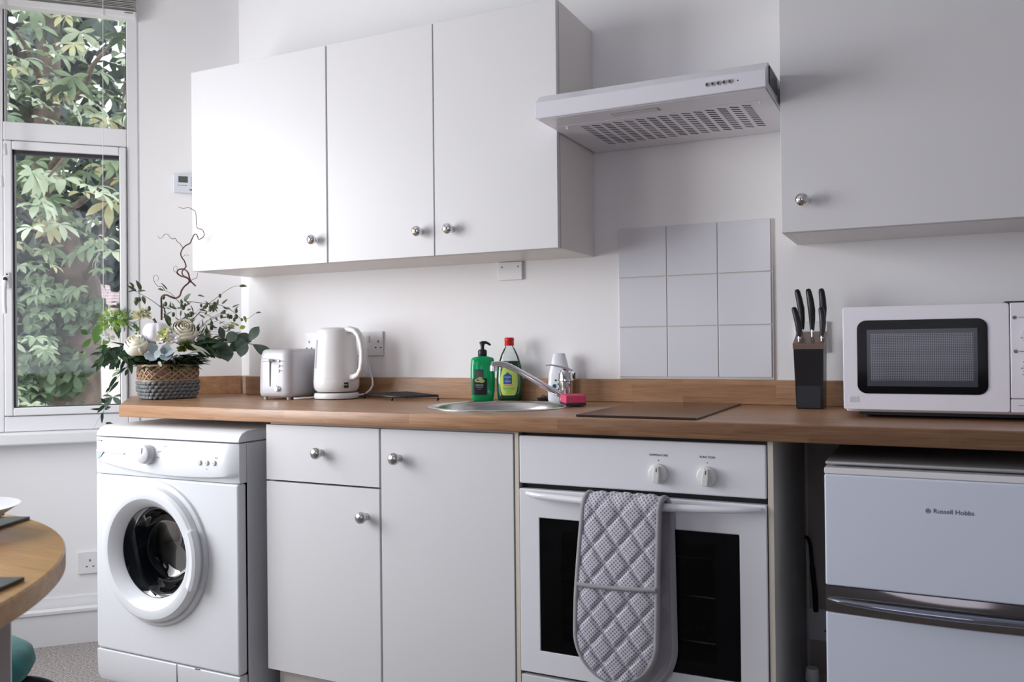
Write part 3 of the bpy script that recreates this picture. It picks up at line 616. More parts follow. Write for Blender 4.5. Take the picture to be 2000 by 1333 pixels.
# handle grip on the right of the ring
m = MB(); rings = []
for k in range(15):
    a = math.radians(-25 + 50 * k / 14); ca, sa = math.cos(a), math.sin(a)
    rings.append([WC + Vector((rr * ca, -hh, rr * sa)) for rr, hh in ((0.166, 0.031), (0.184, 0.0375), (0.199, 0.044), (0.210, 0.040), (0.211, 0.022), (0.200, 0.020), (0.185, 0.024), (0.17, 0.022))])
m.loops(rings); obj('door_handle', m, W_WASH, do, smooth=35, bevel=0.001)
for sx_ in (WX0 + 0.06, WX1 - 0.06):
    for y in (YW + 0.08, -0.2):
        m = MB(); m.cyl((sx_, y, 0), (0, 0, 1), 0.02, 0.032, 16); obj('foot', m, BLACK, wm)

# ------------------------------------------------------------------ fridge
FX0, FX1, YFr = 2.129, 2.612, -0.602
fg = thing('undercounter_fridge', 'white two-door fridge freezer under the right end of the worktop', 'fridge', (2.37, -0.3, 0))
m = MB(); m.box(FX0 + 0.004, FX1 - 0.004, YFr + 0.056, -0.07, 0.02, 0.826); obj('cabinet', m, W_FRIDGE, fg, bevel=0.004)
m = MB(); m.box(FX0, FX1, YFr + 0.022, -0.06, 0.8262, 0.8335); obj('top_board', m, mat('shaded_top_board_grey', (0.40, 0.40, 0.42), 0.4), fg, bevel=0.004)  # worktop's shade over the fridge top is put into this grey
def bowdoor(z0, z1, bow0, bow1, nm):
    m = MB(); rings = []
    for k in range(17):
        u = k / 16; x = FX0 + (FX1 - FX0) * u
        b0 = bow0 * math.sin(PI * u); b1 = bow1 * math.sin(PI * u)
        rings.append([(x, YFr + 0.055, z0 + b0), (x, YFr, z0 + b0), (x, YFr, z1 + b1), (x, YFr + 0.055, z1 + b1)])
    m.loops(rings); return obj(nm, m, W_FRIDGE, fg, bevel=0.004)
fd = bowdoor(0.5770, 0.8090, -0.000, 0, 'freezer_door'); ld = bowdoor(0.035, 0.5225, 0, -0.004, 'fridge_door')
m = MB(); m.box(FX0, FX1, YFr + 0.002, YFr + 0.055, 0.8095, 0.8225); obj('hinge_cover', m, W_PLAST, fg, bevel=0.002)
text('lettering', 'Russell Hobbs', 0.0128, (2.3685, YFr - 0.0003, 0.7465), fd, PRINT, sx=0.98)
m = MB(); m.tube([(2.3235 + 0.0042 * math.cos(a), YFr - 0.0003, 0.7462 + 0.0042 * math.sin(a)) for a in [k * PI / 10 for k in range(20)]], 0.0005, 4, closed=True)
for k in range(3):
    a = PI / 2 + k * 2 * PI / 3; m.box(2.3235 + 0.0018 * math.cos(a) - 0.0009, 2.3235 + 0.0018 * math.cos(a) + 0.0009, YFr - 0.0006, YFr - 0.0001, 0.7462 + 0.0018 * math.sin(a) - 0.0012, 0.7462 + 0.0018 * math.sin(a) + 0.0012)
obj('round_emblem', m, PRINT, fd)
m = MB(); rings = []
for k in range(25):
    u = k / 24; x = FX0 + (FX1 - FX0) * u; b = math.sin(PI * u)
    rings.append([(x, YFr + 0.05, 0.5235 - 0.004 * b), (x, YFr - 0.001, 0.5235 - 0.004 * b), (x, YFr - 0.003 - 0.004 * b, 0.540), (x, YFr - 0.002 - 0.003 * b, 0.560), (x, YFr - 0.001, 0.5765), (x, YFr + 0.05, 0.5765)])
m.loops(rings); cb_ = obj('chrome_band', m, mat('chrome_dark_reflection', (0.27, 0.25, 0.245), 0.08, 1.0), fg, smooth=40)  # reflection of a dark room is put into the band's base colour
m = MB(); pts = []
for k in range(25):
    u = k / 24; x = FX0 + 0.006 + (FX1 - FX0 - 0.012) * u; b = math.sin(PI * u) ** 0.6
    pts.append((x, YFr - 0.002 - 0.024 * b, 0.5495 - 0.002 * b))
m.tube(pts, [0.005 + 0.0055 * math.sin(PI * k / 24) ** 0.5 for k in range(25)], 14, flat=0.75); obj('handle_bar', m, mat('chrome_blue_reflection', (0.34, 0.37, 0.45), 0.08, 1.0), fg, smooth=60)  # bar's base colour also carries the room's reflection

# ------------------------------------------------------------------ microwave
MX0, MX1, YM, MZ0, MZ1 = 2.1525, 2.594, -0.400, 0.9305, 1.1640
W_MICRO = mat('microwave_white', (0.90, 0.89, 0.96), 0.25)
mw = thing('microwave_oven', 'white microwave oven with a black framed window on the right of the worktop', 'microwave', (2.37, -0.25, 0.91))
m = MB(); m.box(MX0 + 0.004, MX1 - 0.004, YM + 0.03, -0.09, 0.9235, 1.1615); obj('casing', m, W_MICRO, mw, bevel=0.004)
DXR = 2.4835
m = MB()
def rrect(x0, x1, z0, z1, r, n=6):
    out = []
    for cx, cz, a0 in ((x1 - r, z0 + r, -PI / 2), (x1 - r, z1 - r, 0), (x0 + r, z1 - r, PI / 2), (x0 + r, z0 + r, PI)):
        for k in range(n + 1): a = a0 + k * PI / 2 / n; out.append((cx + r * math.cos(a), cz + r * math.sin(a)))
    return out
m.prism(rrect(MX0, DXR, MZ0, MZ1, 0.006), YM, YM + 0.029, lambda a, b, d: (a, d, b)); md_ = obj('door', m, W_MICRO, mw, bevel=0.002)
m = MB(); m.prism(rrect(2.1825, 2.4430, 0.9672, 1.1328, 0.020, 8), YM - 0.002, YM - 0.0002, lambda a, b, d: (a, d, b)); fr2 = obj('black_frame', m, BLACKG, md_, bevel=0.0008, seg=1)
# perforated screen
pm = bpy.data.materials.new('perforated_screen'); pm.use_nodes = True; t = pm.node_tree; p = t.nodes['Principled BSDF']; L = t.links.new; N = t.nodes.new
tcn = N('ShaderNodeTexCoord'); sp = N('ShaderNodeSeparateXYZ'); L(tcn.outputs['Object'], sp.inputs[0]); cb2 = N('ShaderNodeCombineXYZ')
L(sp.outputs['X'], cb2.inputs[0]); L(sp.outputs['Z'], cb2.inputs[1])
vo = N('ShaderNodeTexVoronoi'); vo.voronoi_dimensions = '2D'; vo.inputs['Scale'].default_value = 270; vo.inputs['Randomness'].default_value = 0; L(cb2.outputs[0], vo.inputs['Vector'])
rr = N('ShaderNodeValToRGB'); rr.color_ramp.elements[0].position = 0.30; rr.color_ramp.elements[0].color = (0.012, 0.013, 0.016, 1); rr.color_ramp.elements[1].position = 0.52; rr.color_ramp.elements[1].color = (0.27, 0.28, 0.33, 1)
L(vo.outputs['Distance'], rr.inputs[0]); L(rr.outputs[0], p.inputs['Base Color']); p.inputs['Roughness'].default_value = 0.35; p.inputs['Metallic'].default_value = 0.3; p.inputs['Coat Weight'].default_value = 0.6; p.inputs['Coat Roughness'].default_value = 0.1
m = MB(); m.box(2.2035, 2.4235, YM - 0.0032, YM - 0.0018, 0.984, 1.1115); obj('viewing_screen', m, mat('screen_border', (0.035, 0.038, 0.048), 0.2, coat=0.5), fr2)
m = MB(); m.box(2.2110, 2.4160, YM - 0.0038, YM - 0.0030, 0.997, 1.1020); obj('perforated_mesh', m, pm, fr2)
m = MB(); m.box(DXR + 0.0015, MX1, YM, YM + 0.029, MZ0 + 0.030, MZ1); cpm = obj('control_panel', m, W_MICRO, mw, bevel=0.002)
m = MB(); m.box(DXR + 0.0015, MX1, YM, YM + 0.029, MZ0, MZ0 + 0.0288); ob = obj('door_release', m, W_MICRO, mw, bevel=0.002)
m = MB(); m.box(2.497, 2.58, YM - 0.0006, YM, 0.9455, 0.9462); obj('release_mark', m, MIDGREY, ob)
m = MB(); m.box(2.478, MX1 - 0.002, YM + 0.012, YM + 0.10, 1.1617, 1.168); obj('top_vent', m, DKGREY, mw)
for kz in (1.0925, 1.0235):
    m = MB(); m.lathe([(0.0205, 0), (0.0205, 0.003), (0.0180, 0.004), (0.0175, 0.018), (0.015, 0.020), (0.001, 0.020)], (2.5330, YM, kz), (0, -1, 0), 36); k_ = obj('dial', m, W_MICRO, mw, smooth=40)
    m = MB(); m.lathe([(0.0218, 0), (0.0218, 0.001), (0.0200, 0.001)], (2.5330, YM, kz), (0, -1, 0), 36, cap1=False); obj('dial_ring', m, MIDGREY, k_)
    m = MB(); m.box(2.5325, 2.5335, YM - 0.0206, YM - 0.0200, kz + 0.004, kz + 0.015); obj('dial_pointer', m, MIDGREY, k_)
for x, z in ((2.493, 1.1325), (2.4945, 1.0605)):
    m = MB(); m.lathe([(0.0040, 0), (0.0040, 0.0005)], (x, YM - 0.0002, z), (0, -1, 0), 16); obj('round_symbol', m, MIDGREY, cpm)
for z0_, z1_ in ((1.1322, 1.1332), (1.0596, 1.0612)):
    m = MB(); m.box(2.501, 2.522, YM - 0.0006, YM, z0_, z1_); obj('dial_caption', m, MIDGREY, cpm)
for kz, n_ in ((1.0925, 7), (1.0235, 11)):
    m = MB(); m.tube([(2.533 + 0.0255 * math.cos(math.radians(235 - 290 * k / 40)), YM - 0.0002, kz + 0.0255 * math.sin(math.radians(235 - 290 * k / 40))) for k in range(41)], 0.00018, 4)
    for k in range(n_):
        a = math.radians(235 - 290 * k / (n_ - 1)); x = 2.533 + 0.0275 * math.cos(a); z = kz + 0.0275 * math.sin(a)
        m.box(x - 0.0022, x + 0.0022, YM - 0.0005, YM, z - 0.0009, z + 0.0009)
    obj('dial_scale', m, MIDGREY, cpm)
m = MB()
for i in range(2):
    z = 0.9475 + i * 0.0065
    m.box(2.1675, 2.1855, YM - 0.0004, YM, z, z + 0.0005); m.box(2.1675, 2.1855, YM - 0.0004, YM, z + 0.005, z + 0.0055); m.box(2.1675, 2.1680, YM - 0.0004, YM, z, z + 0.0055); m.box(2.1850, 2.1855, YM - 0.0004, YM, z, z + 0.0055)
    for j in range(5): m.box(2.170 + j * 0.003, 2.1718 + j * 0.003, YM - 0.0004, YM, z + 0.0018, z + 0.0035 - 0.0007 * (j % 2))
obj('printed_icons', m, mat('faint_print', (0.4, 0.4, 0.44), 0.6), md_)
for x in (MX0 + 0.05, MX1 - 0.05):
    for y in (YM + 0.07, -0.13):
        m = MB(); m.lathe([(0.013, 0), (0.015, 0.0135)], (x, y, 0.9102), (0, 0, 1), 16); obj('foot', m, BLACK, mw)
m = MB(); m.box(MX0 + 0.03, MX1 - 0.03, YM + 0.05, -0.10, 0.9155, 0.9236); obj('base_plate', m, BLACK, mw)
#PART2
# ------------------------------------------------------------------ hob
hb_ = thing('ceramic_hob', 'black glass hob lying flush on the worktop above the oven', 'hob', (1.70, -0.3, 0.91))
m = MB(); m.prism([(1.557, -0.562), (1.853, -0.566), (1.853, -0.045), (1.557, -0.045)], 0.9105, 0.9155, lambda a, b, d: (a, b, d))
obj('hob_glass', m, mat('black_hob_glass', (0.03, 0.022, 0.018), 0.14, spec=0.9), hb_, bevel=0.0012)
m = MB(); m.box(1.565, 1.845, -0.554, -0.053, 0.9100, 0.9106); obj('seal', m, BLACK, hb_)

# ------------------------------------------------------------------ sockets and plates
def socket_face(name, label, group, P, X, w_, h_, kind):
    """P bottom-left corner on the wall, X direction along wall (unit), outward normal = X x Z ... towards the room"""
    X = Vector(X).normalized(); Z = Vector((0, 0, 1)); N_ = X.cross(Z); P = Vector(P)
    r = thing(name, label, 'socket', P + X * w_ / 2, group)
    def q(a, b, d): return P + X * a + Z * b + N_ * d
    m = MB(); m.prism([(0, 0), (w_, 0), (w_, h_), (0, h_)], 0.0005, 0.009, q); pl_ = obj('plate', m, W_PLAST, r, bevel=0.002)
    n_ = 2 if kind == 'double' else 1
    for i in range(n_):
        cx = w_ * (0.25 + 0.5 * i) if n_ == 2 else w_ / 2
        hx = cx + (0.018 if (n_ == 2 and i == 1) else (-0.018 if n_ == 2 else 0)); cz = h_ * 0.46
        holes = [(hx, cz + 0.011, 0.0021, 0.0042), (hx - 0.0110, cz - 0.0112, 0.0034, 0.0020), (hx + 0.0110, cz - 0.0112, 0.0034, 0.0020)]
        for a, b, ww, hh in holes:
            m = MB(); m.prism([(a - ww, b - hh), (a + ww, b - hh), (a + ww, b + hh), (a - ww, b + hh)], 0.0088, 0.0094, q); obj('pin_hole', m, DKGREY, pl_)
        if n_ == 2:
            sx2 = cx - 0.004 if i == 1 else cx + 0.004
            sx2 = w_ / 2 + (-0.012 if i == 0 else 0.012)
            m = MB(); m.prism([(sx2 - 0.006, h_ * 0.56), (sx2 + 0.006, h_ * 0.56), (sx2 + 0.006, h_ * 0.80), (sx2 - 0.006, h_ * 0.80)], 0.0085, 0.0125, q); obj('switch', m, W_PLAST, r, bevel=0.001)
    return r
socket_face('double_socket', 'white double wall socket just right of the kettle', 'wall sockets above the worktop', (0.466, 0, 1.0555), (1, 0, 0), 0.146, 0.086, 'double')
socket_face('double_socket', 'white double wall socket between toaster and kettle, mostly hidden', 'wall sockets above the worktop', (0.2695, 0, 1.0565), (1, 0, 0), 0.146, 0.086, 'double')
socket_face('wall_socket', 'white single socket behind the knife block', 'wall sockets above the worktop', (1.995, 0, 1.0570), (1, 0, 0), 0.086, 0.086, 'single')
socket_face('wall_socket', 'white single socket low on the bay wall beside the washing machine', None, bay(0.440, 0, 0.2520), (S2, S2, 0), 0.086, 0.082, 'single')
socket_face('double_socket', 'grey-looking socket low on the wall in the gap between oven and fridge', None, (1.95, 0, 0.262), (1, 0, 0), 0.146, 0.087, 'double')
r = thing('blanking_plate', 'white blanking plate with two screws under the middle wall cabinet', 'plate', (1.112, 0, 1.33))
m = MB(); m.box(1.070, 1.1555, -0.010, -0.0005, 1.2985, 1.3575); bp_ = obj('plate', m, W_PLAST, r, bevel=0.002)
for x in (1.084, 1.142):
    m = MB(); m.lathe([(0.0028, 0), (0.0028, 0.0006)], (x, -0.0102, 1.3415), (0, -1, 0), 12); obj('screw', m, MIDGREY, bp_)
# thermostat on the bay wall
th = thing('thermostat', 'pale grey digital room thermostat on the wall left of the wall cabinets', 'thermostat', bay(0.055, 0, 1.727))
m = MB(); baybox(m, 0.008, 0.098, -0.022, -0.0005, 1.690, 1.7625); tb = obj('case', m, mat('pale_blue_grey_plastic', (0.70, 0.74, 0.80), 0.35), th, bevel=0.004)
m = MB(); baybox(m, 0.045, 0.079, -0.0228, -0.0218, 1.729, 1.753); obj('display', m, mat('lcd', (0.10, 0.115, 0.11), 0.2), tb)
m = MB()
for i in range(3): baybox(m, 0.048 + i * 0.012, 0.057 + i * 0.012, -0.0228, -0.0218, 1.717, 1.7195)
obj('button_row', m, MIDGREY, tb)
m = MB()
for i in range(4): baybox(m, 0.0295, 0.0345, -0.0230, -0.0218, 1.717 + i * 0.010, 1.7215 + i * 0.010)
obj('arrow_buttons', m, mat('blue_grey_print', (0.35, 0.40, 0.48), 0.5), tb)
m = MB(); baybox(m, 0.030, 0.039, -0.0226, -0.0218, 1.699, 1.705); obj('maker_mark', m, MIDGREY, tb)

# cable from the low socket, bottle between the oven and the fridge
cb = thing('black_cable', 'black appliance cable arching up in the gap between oven and fridge', 'cable', (2.035, -0.03, 0.35))
m = MB(); m.tube(smooth_path([(2.0425, -0.020, 0.345), (2.0415, -0.028, 0.40), (2.038, -0.038, 0.455), (2.036, -0.045, 0.50), (2.0345, -0.052, 0.53), (2.031, -0.060, 0.549), (2.0270, -0.066, 0.5565), (2.0226, -0.070, 0.557)]), [0.0070] * 10 + [0.0050] * 19, 8); obj('flex', m, BLACK, cb, smooth=60)
bt = thing('cleaning_bottle', 'small bottle with a pale cap standing in the gap left of the fridge', 'bottle', (2.045, -0.175, 0))
m = MB(); m.lathe([(0.024, 0), (0.026, 0.005), (0.026, 0.15), (0.020, 0.185), (0.015, 0.20), (0.015, 0.213)], (2.050, -0.175, 0), (0, 0, 1), 24); obj('bottle_body', m, mat('grey_bottle', (0.30, 0.31, 0.35), 0.4), bt, smooth=40)
m = MB(); m.lathe([(0.0175, 0.213), (0.0185, 0.218), (0.0165, 0.242), (0.015, 0.245), (0.001, 0.245)], (2.050, -0.175, 0), (0, 0, 1), 24); obj('cap', m, W_PLAST, bt, smooth=40)

# ------------------------------------------------------------------ toaster
T0 = (0.328, -0.1425, 0.91)
to = thing('toaster', 'brushed silver two-slice toaster between the flower basket and the kettle', 'toaster', T0)
def rr2(cx, cy, hx, hy, r, z, n=6):
    out = []
    for sx_, sy_, a0 in ((1, -1, -PI / 2), (1, 1, 0), (-1, 1, PI / 2), (-1, -1, PI)):
        for k in range(n + 1):
            a = a0 + k * PI / 2 / n; out.append((cx + sx_ * (hx - r) + r * math.cos(a), cy + sy_ * (hy - r) + r * math.sin(a), z))
    return out
TM = mat('toaster_silver', (0.55, 0.55, 0.58), 0.45, 0.12)
m = MB(); m.loops([rr2(T0[0], T0[1], 0.0740 - i_, 0.1075 - i_, r_, z) for i_, r_, z in ((0.010, 0.025, 0.9190), (0.003, 0.030, 0.9235), (0.000, 0.034, 0.934), (0.000, 0.034, 0.955), (0.0015, 0.034, 1.03), (0.004, 0.034, 1.062), (0.008, 0.032, 1.075), (0.014, 0.028, 1.0805), (0.022, 0.024, 1.082))])
obj('shell', m, TM, to, smooth=50)
for dx in (-0.022, 0.022):
    m = MB(); m.box(T0[0] + dx - 0.011, T0[0] + dx + 0.011, T0[1] - 0.075, T0[1] + 0.075, 1.0815, 1.0826); obj('slot', m, BLACK, to)
yf = T0[1] - 0.1078
m = MB(); m.box(0.3155, 0.3195, yf - 0.0004, yf + 0.004, 0.9555, 1.045); obj('lever_slot', m, BLACK, to)
m = MB(); m.box(0.300, 0.3155, yf - 0.0010, yf + 0.003, 0.9555, 1.045); obj('lever_track', m, mat('toaster_light', (0.70, 0.70, 0.73), 0.3, 0.3), to, bevel=0.0015)
m = MB(); m.box(0.300, 0.334, yf - 0.022, yf, 1.040, 1.050); obj('lever', m, mat('toaster_lever', (0.70, 0.70, 0.72), 0.2, 0.6), to, bevel=0.004)
for i in range(3):
    z = 1.009 + i * 0.0165
    m = MB(); m.lathe([(0.0042, 0), (0.0042, 0.0015), (0.0035, 0.0022), (0.001, 0.0022)], (0.3555, yf, z), (0, -1, 0), 16); bb = obj('push_button', m, W_PLAST, to, smooth=40)
    m = MB(); m.tube([(0.3555 + 0.0044 * math.cos(a), yf - 0.0006, z + 0.0044 * math.sin(a)) for a in [math.radians(60 + 240 * k / 10) for k in range(11)]], 0.0005, 5); obj('button_ring', m, MIDGREY, bb)
    m = MB()
    for j in range(3): m.box(0.3625 + j * 0.0042, 0.3653 + j * 0.0042, yf - 0.0002 + j * 0.0005, yf + 0.002, z - 0.0008, z + 0.0007)
    obj('button_marking', m, mat('fine_print', (0.30, 0.30, 0.33), 0.5), bb)
m = MB(); m.lathe([(0.0098, 0), (0.0098, 0.002), (0.0080, 0.003), (0.0072, 0.012), (0.001, 0.013)], (0.3515, yf, 0.9475), (0, -1, 0), 28); kn = obj('browning_knob', m, CHROME, to, smooth=40)
m = MB()
for k in range(9):
    a = math.radians(215 - 250 * k / 8); m.box(0.3515 + 0.0125 * math.cos(a) - 0.0005, 0.3515 + 0.0125 * math.cos(a) + 0.0005, yf - 0.0004, yf + 0.002, 0.9475 + 0.0125 * math.sin(a) - 0.0005, 0.9475 + 0.0125 * math.sin(a) + 0.0005)
obj('knob_scale', m, DKGREY, kn)
for dx in (-0.05, 0.05):
    for dy in (-0.085, 0.08):
        m = MB(); m.lathe([(0.006, 0), (0.008, 0.011)], (T0[0] + dx, T0[1] + dy, 0.9102), (0, 0, 1), 12); obj('foot', m, TM, to)
m = MB(); m.tube([(0.398, -0.222, 0.9145), (0.410, -0.232, 0.9145), (0.425, -0.222, 0.9150), (0.437, -0.200, 0.9155), (0.44, -0.17, 0.9160), (0.43, -0.08, 0.915), (0.40, -0.035, 0.915)], 0.0033, 8); obj('flex', m, W_PLAST, to, smooth=60)

# ------------------------------------------------------------------ kettle
KC = (0.506, -0.132, 0.91)
ke = thing('kettle', 'tall white cordless jug kettle with a looped handle, right of the toaster', 'kettle', KC)
m = MB(); m.lathe([(0.0745, 0.003), (0.076, 0.006), (0.076, 0.016), (0.073, 0.021), (0.045, 0.0235), (0.001, 0.0235)], KC, (0, 0, 1), 56); obj('power_base', m, W_PLAST, ke, smooth=40)
m = MB(); m.lathe([(0.066, 0.0005), (0.068, 0.0032)], KC, (0, 0, 1), 40); obj('base_foot', m, DKGREY, ke)
m = MB(); m.lathe([(0.066, 0.0262), (0.0725, 0.032), (0.0765, 0.042), (0.0775, 0.060), (0.0768, 0.0700), (0.0760, 0.0705), (0.0766, 0.0712), (0.0750, 0.10), (0.0715, 0.15), (0.0675, 0.205), (0.0650, 0.232), (0.0610, 0.238), (0.050, 0.2425), (0.02, 0.2450), (0.001, 0.2450)], KC, (0, 0, 1), 64)
kb_ = obj('body', m, W_PLAST, ke, smooth=40)
KD = Vector((0.984, -0.175, 0)).normalized(); KS = KD.cross(Vector((0, 0, 1)))
def kp(a, z, s_=0.0): return Vector(KC) + KD * a + KS * s_ + Vector((0, 0, z))
path = [(0.045, 0.232, 0.016), (0.070, 0.2370, 0.0155), (0.095, 0.232, 0.0145), (0.113, 0.216, 0.0130), (0.1235, 0.190, 0.0115), (0.1280, 0.160, 0.011), (0.1275, 0.130, 0.011), (0.1220, 0.104, 0.011), (0.110, 0.085, 0.0115), (0.093, 0.0765, 0.013), (0.070, 0.074, 0.014)]
m = MB(); rings = []
for i, (a, z, hw) in enumerate(path):
    p0 = Vector(path[max(i - 1, 0)][:2]); p1 = Vector(path[min(i + 1, len(path) - 1)][:2]); t = (p1 - p0).normalized(); n2 = Vector((t.y, -t.x))
    th_ = 0.0085 if 1 < i < 9 else 0.010
    rings.append([kp(a + n2.x * th_ * cc, z + n2.y * th_ * cc, hw * ss) for cc, ss in [(math.copysign(abs(math.cos(q)) ** 0.6, math.cos(q)), math.copysign(abs(math.sin(q)) ** 0.6, math.sin(q))) for q in [k * 2 * PI / 16 for k in range(16)]]])
m.loops(rings); obj('handle', m, W_PLAST, ke, smooth=50)
m = MB(); m.loops([[kp(-a, z, s_) for a, z, s_ in ((0.060, zz, -0.018), (0.060 + ex, zz, 0.0), (0.060, zz, 0.018))] for zz, ex in ((0.196, 0.010), (0.215, 0.022), (0.236, 0.030))]); obj('spout', m, W_PLAST, kb_, smooth=40)
# water gauge, switch
gd = Vector((-0.50, -0.866, 0)).normalized(); gs = gd.cross(Vector((0, 0, 1)))
m = MB(); rings = []
for z in (0.105, 0.108, 0.14, 0.17, 0.20, 0.203):
    r_ = 0.0750 + (0.0675 - 0.0750) * (z - 0.10) / 0.105; hw = 0.0035 if z in (0.105, 0.203) else 0.0062
    rings.append([Vector(KC) + gd * (r_ - 0.001) + gs * -hw + Vector((0, 0, z)), Vector(KC) + gd * (r_ + 0.0013) + gs * (-hw * 0.8) + Vector((0, 0, z)), Vector(KC) + gd * (r_ + 0.0013) + gs * (hw * 0.8) + Vector((0, 0, z)), Vector(KC) + gd * (r_ - 0.001) + gs * hw + Vector((0, 0, z))])
m.loops(rings); obj('water_gauge', m, mat('gauge_plastic', (0.50, 0.53, 0.58), 0.15), kb_)
sd = Vector((0.93, -0.37, 0)).normalized(); sd = Vector((0.88, -0.475, 0)).normalized(); ss_ = sd.cross(Vector((0, 0, 1)))
m = MB(); m.loops([[Vector(KC) + sd * rr_ + ss_ * a + Vector((0, 0, z)) for a, z in ((-0.008, 0.040), (0.008, 0.040), (0.008, 0.058), (-0.008, 0.058))] for rr_ in (0.073, 0.0795)]); obj('switch_housing', m, BLACK, kb_, bevel=0.001)
m = MB(); m.tube([Vector(KC) + sd * 0.080 + ss_ * a + Vector((0, 0, 0.050 - abs(a) * 0.05)) for a in (-0.003, 0.006, 0.014)], [0.003, 0.0022, 0.0012], 8); obj('switch_lever', m, CHROME, kb_)
m = MB(); m.tube([(0.575, -0.10, 0.922), (0.592, -0.085, 0.925), (0.602, -0.072, 0.938), (0.603, -0.058, 0.953), (0.590, -0.040, 0.972), (0.575, -0.028, 0.99), (0.56, -0.022, 1.03), (0.552, -0.020, 1.08)], 0.0033, 8); obj('flex', m, W_PLAST, ke, smooth=60)

# ------------------------------------------------------------------ black wire rack
rk = thing('wire_rack', 'low black wire pan rack lying by the upstand between kettle and sink', 'rack', (0.76, -0.11, 0.91))
RA, RB, RC_, RD = Vector((0.600, -0.100, 0.924)), Vector((0.765, -0.180, 0.924)), Vector((0.905, -0.125, 0.926)), Vector((0.730, -0.040, 0.930))
RBLK = mat('satin_black_wire', (0.015, 0.016, 0.018), 0.3)
m = MB(); m.tube([RA, (RA + RB) / 2, RB, (RB + RC_) / 2, RC_, (RC_ + RD) / 2, RD, (RD + RA) / 2], 0.0034, 8, closed=True); obj('frame', m, RBLK, rk, smooth=60)
for i in range(7):
    u = (i + 1) / 8
    a = RA.lerp(RB, u); b = RD.lerp(RC_, u); a.z += 0.0; mid = (a + b) / 2 + Vector((0, 0, 0.002))
    m = MB(); m.tube([a, mid, b], 0.0020, 6); obj('bar', m, RBLK, rk)
for i in range(3):
    u = (i + 1) / 4; a = RA.lerp(RD, u); b = RB.lerp(RC_, u); m = MB(); m.tube([a, (a + b) / 2 + Vector((0, 0, 0.002)), b], 0.0026, 6); obj('bar', m, RBLK, rk)
for P in (RA, RB, RC_, RD):
    m = MB(); m.tube([P, (P.x, P.y, 0.9145)], 0.0026, 6); m.ball((P.x, P.y, 0.9150), 0.0048, 10); obj('foot', m, RBLK, rk, smooth=60)

# ------------------------------------------------------------------ bottles by the sink
def face_cam(P):
    d = CAM - Vector(P); return math.atan2(d.y, d.x) + PI / 2
def ell(hx, hy, z, n=40, p=1.0):
    return [(hx * math.copysign(abs(math.cos(a)) ** p, math.cos(a)), hy * math.copysign(abs(math.sin(a)) ** p, math.sin(a)), z) for a in [2 * PI * k / n for k in range(n)]]
GREEN1 = mat('bright_green_gel', (0.0, 0.50, 0.17), 0.08, spec=0.6, trans=0.35, sss=0.0)
P = (1.050, -0.088, 0.9105)
sb = thing('hand_soap_bottle', 'bright green pump hand-soap bottle with a black pump, left of the washing-up liquid', 'bottle', P, rotz=face_cam(P) + 0.12)
m = MB(); m.loops([ell(a, b, z, p=0.75) for a, b, z in ((0.030, 0.017, 0.000), (0.034, 0.020, 0.004), (0.0375, 0.0215, 0.03), (0.0395, 0.0225, 0.07), (0.0385, 0.022, 0.110), (0.0365, 0.021, 0.132), (0.033, 0.019, 0.1375), (0.018, 0.014, 0.141), (0.0125, 0.0125, 0.1430))]); bd = obj('bottle_body', m, GREEN1, sb, world=False, smooth=50)
m = MB(); m.lathe([(0.0135, 0.1425), (0.0145, 0.144), (0.0145, 0.159), (0.012, 0.163), (0.006, 0.164), (0.006, 0.176), (0.0075, 0.177), (0.0075, 0.186), (0.006, 0.188), (0.001, 0.188)], (0, 0, 0), (0, 0, 1), 24); m.tube([(-0.008, 0, 0.182), (0.0, 0, 0.1855), (0.010, -0.001, 0.186), (0.018, -0.003, 0.183), (0.0255, -0.005, 0.177)], [0.005, 0.0052, 0.0045, 0.004, 0.0032], 10)
obj('pump', m, BLACK, sb, world=False, smooth=50)
m = MB()
def wrap(m, x0, x1, z0, z1, hx, hy, off=0.0006, n=8, pp=0.75):
    vs = []
    for k in range(n + 1):
        x = x0 + (x1 - x0) * k / n; y = -hy * (1 - min(1, abs(x / hx)) ** (2 / pp)) ** (pp / 2) - off
        vs += [(x, y, z0), (x, y, z1)]
    m.add(vs, [(2 * k, 2 * k + 2, 2 * k + 3, 2 * k + 1) for k in range(n)])
wrap(m, -0.035, 0.0105, 0.020, 0.072, 0.0395, 0.0225); wrap(m, -0.028, -0.001, 0.072, 0.100, 0.0388, 0.0222)
lb = obj('label', m, mat('black_label', (0.012, 0.016, 0.016), 0.35), bd, world=False)
m = MB(); wrap(m, -0.0265, -0.0025, 0.0735, 0.0985, 0.0390, 0.0222, 0.0009); obj('grey_badge', m, mat('label_grey', (0.10, 0.11, 0.12), 0.4), lb, world=False)
m = MB()
for cx, cz, rr_ in ((-0.018, 0.066, 0.0095), (-0.006, 0.0635, 0.0085), (-0.011, 0.072, 0.007)):
    n = 16; vs = []
    for k in range(n):
        x = cx + rr_ * 1.1 * math.cos(2 * PI * k / n); z = cz + rr_ * 0.7 * math.sin(2 * PI * k / n); y = -0.0225 * (1 - min(1, abs(x / 0.0395)) ** (2 / 0.75)) ** 0.375 - 0.0012; vs.append((x, y, z))
    m.add(vs, [list(range(n))])
obj('fruit_picture', m, mat('label_lime', (0.50, 0.60, 0.22), 0.45), lb, world=False)
LW = mat('label_white', (0.75, 0.78, 0.78), 0.45)
yl = -0.0238
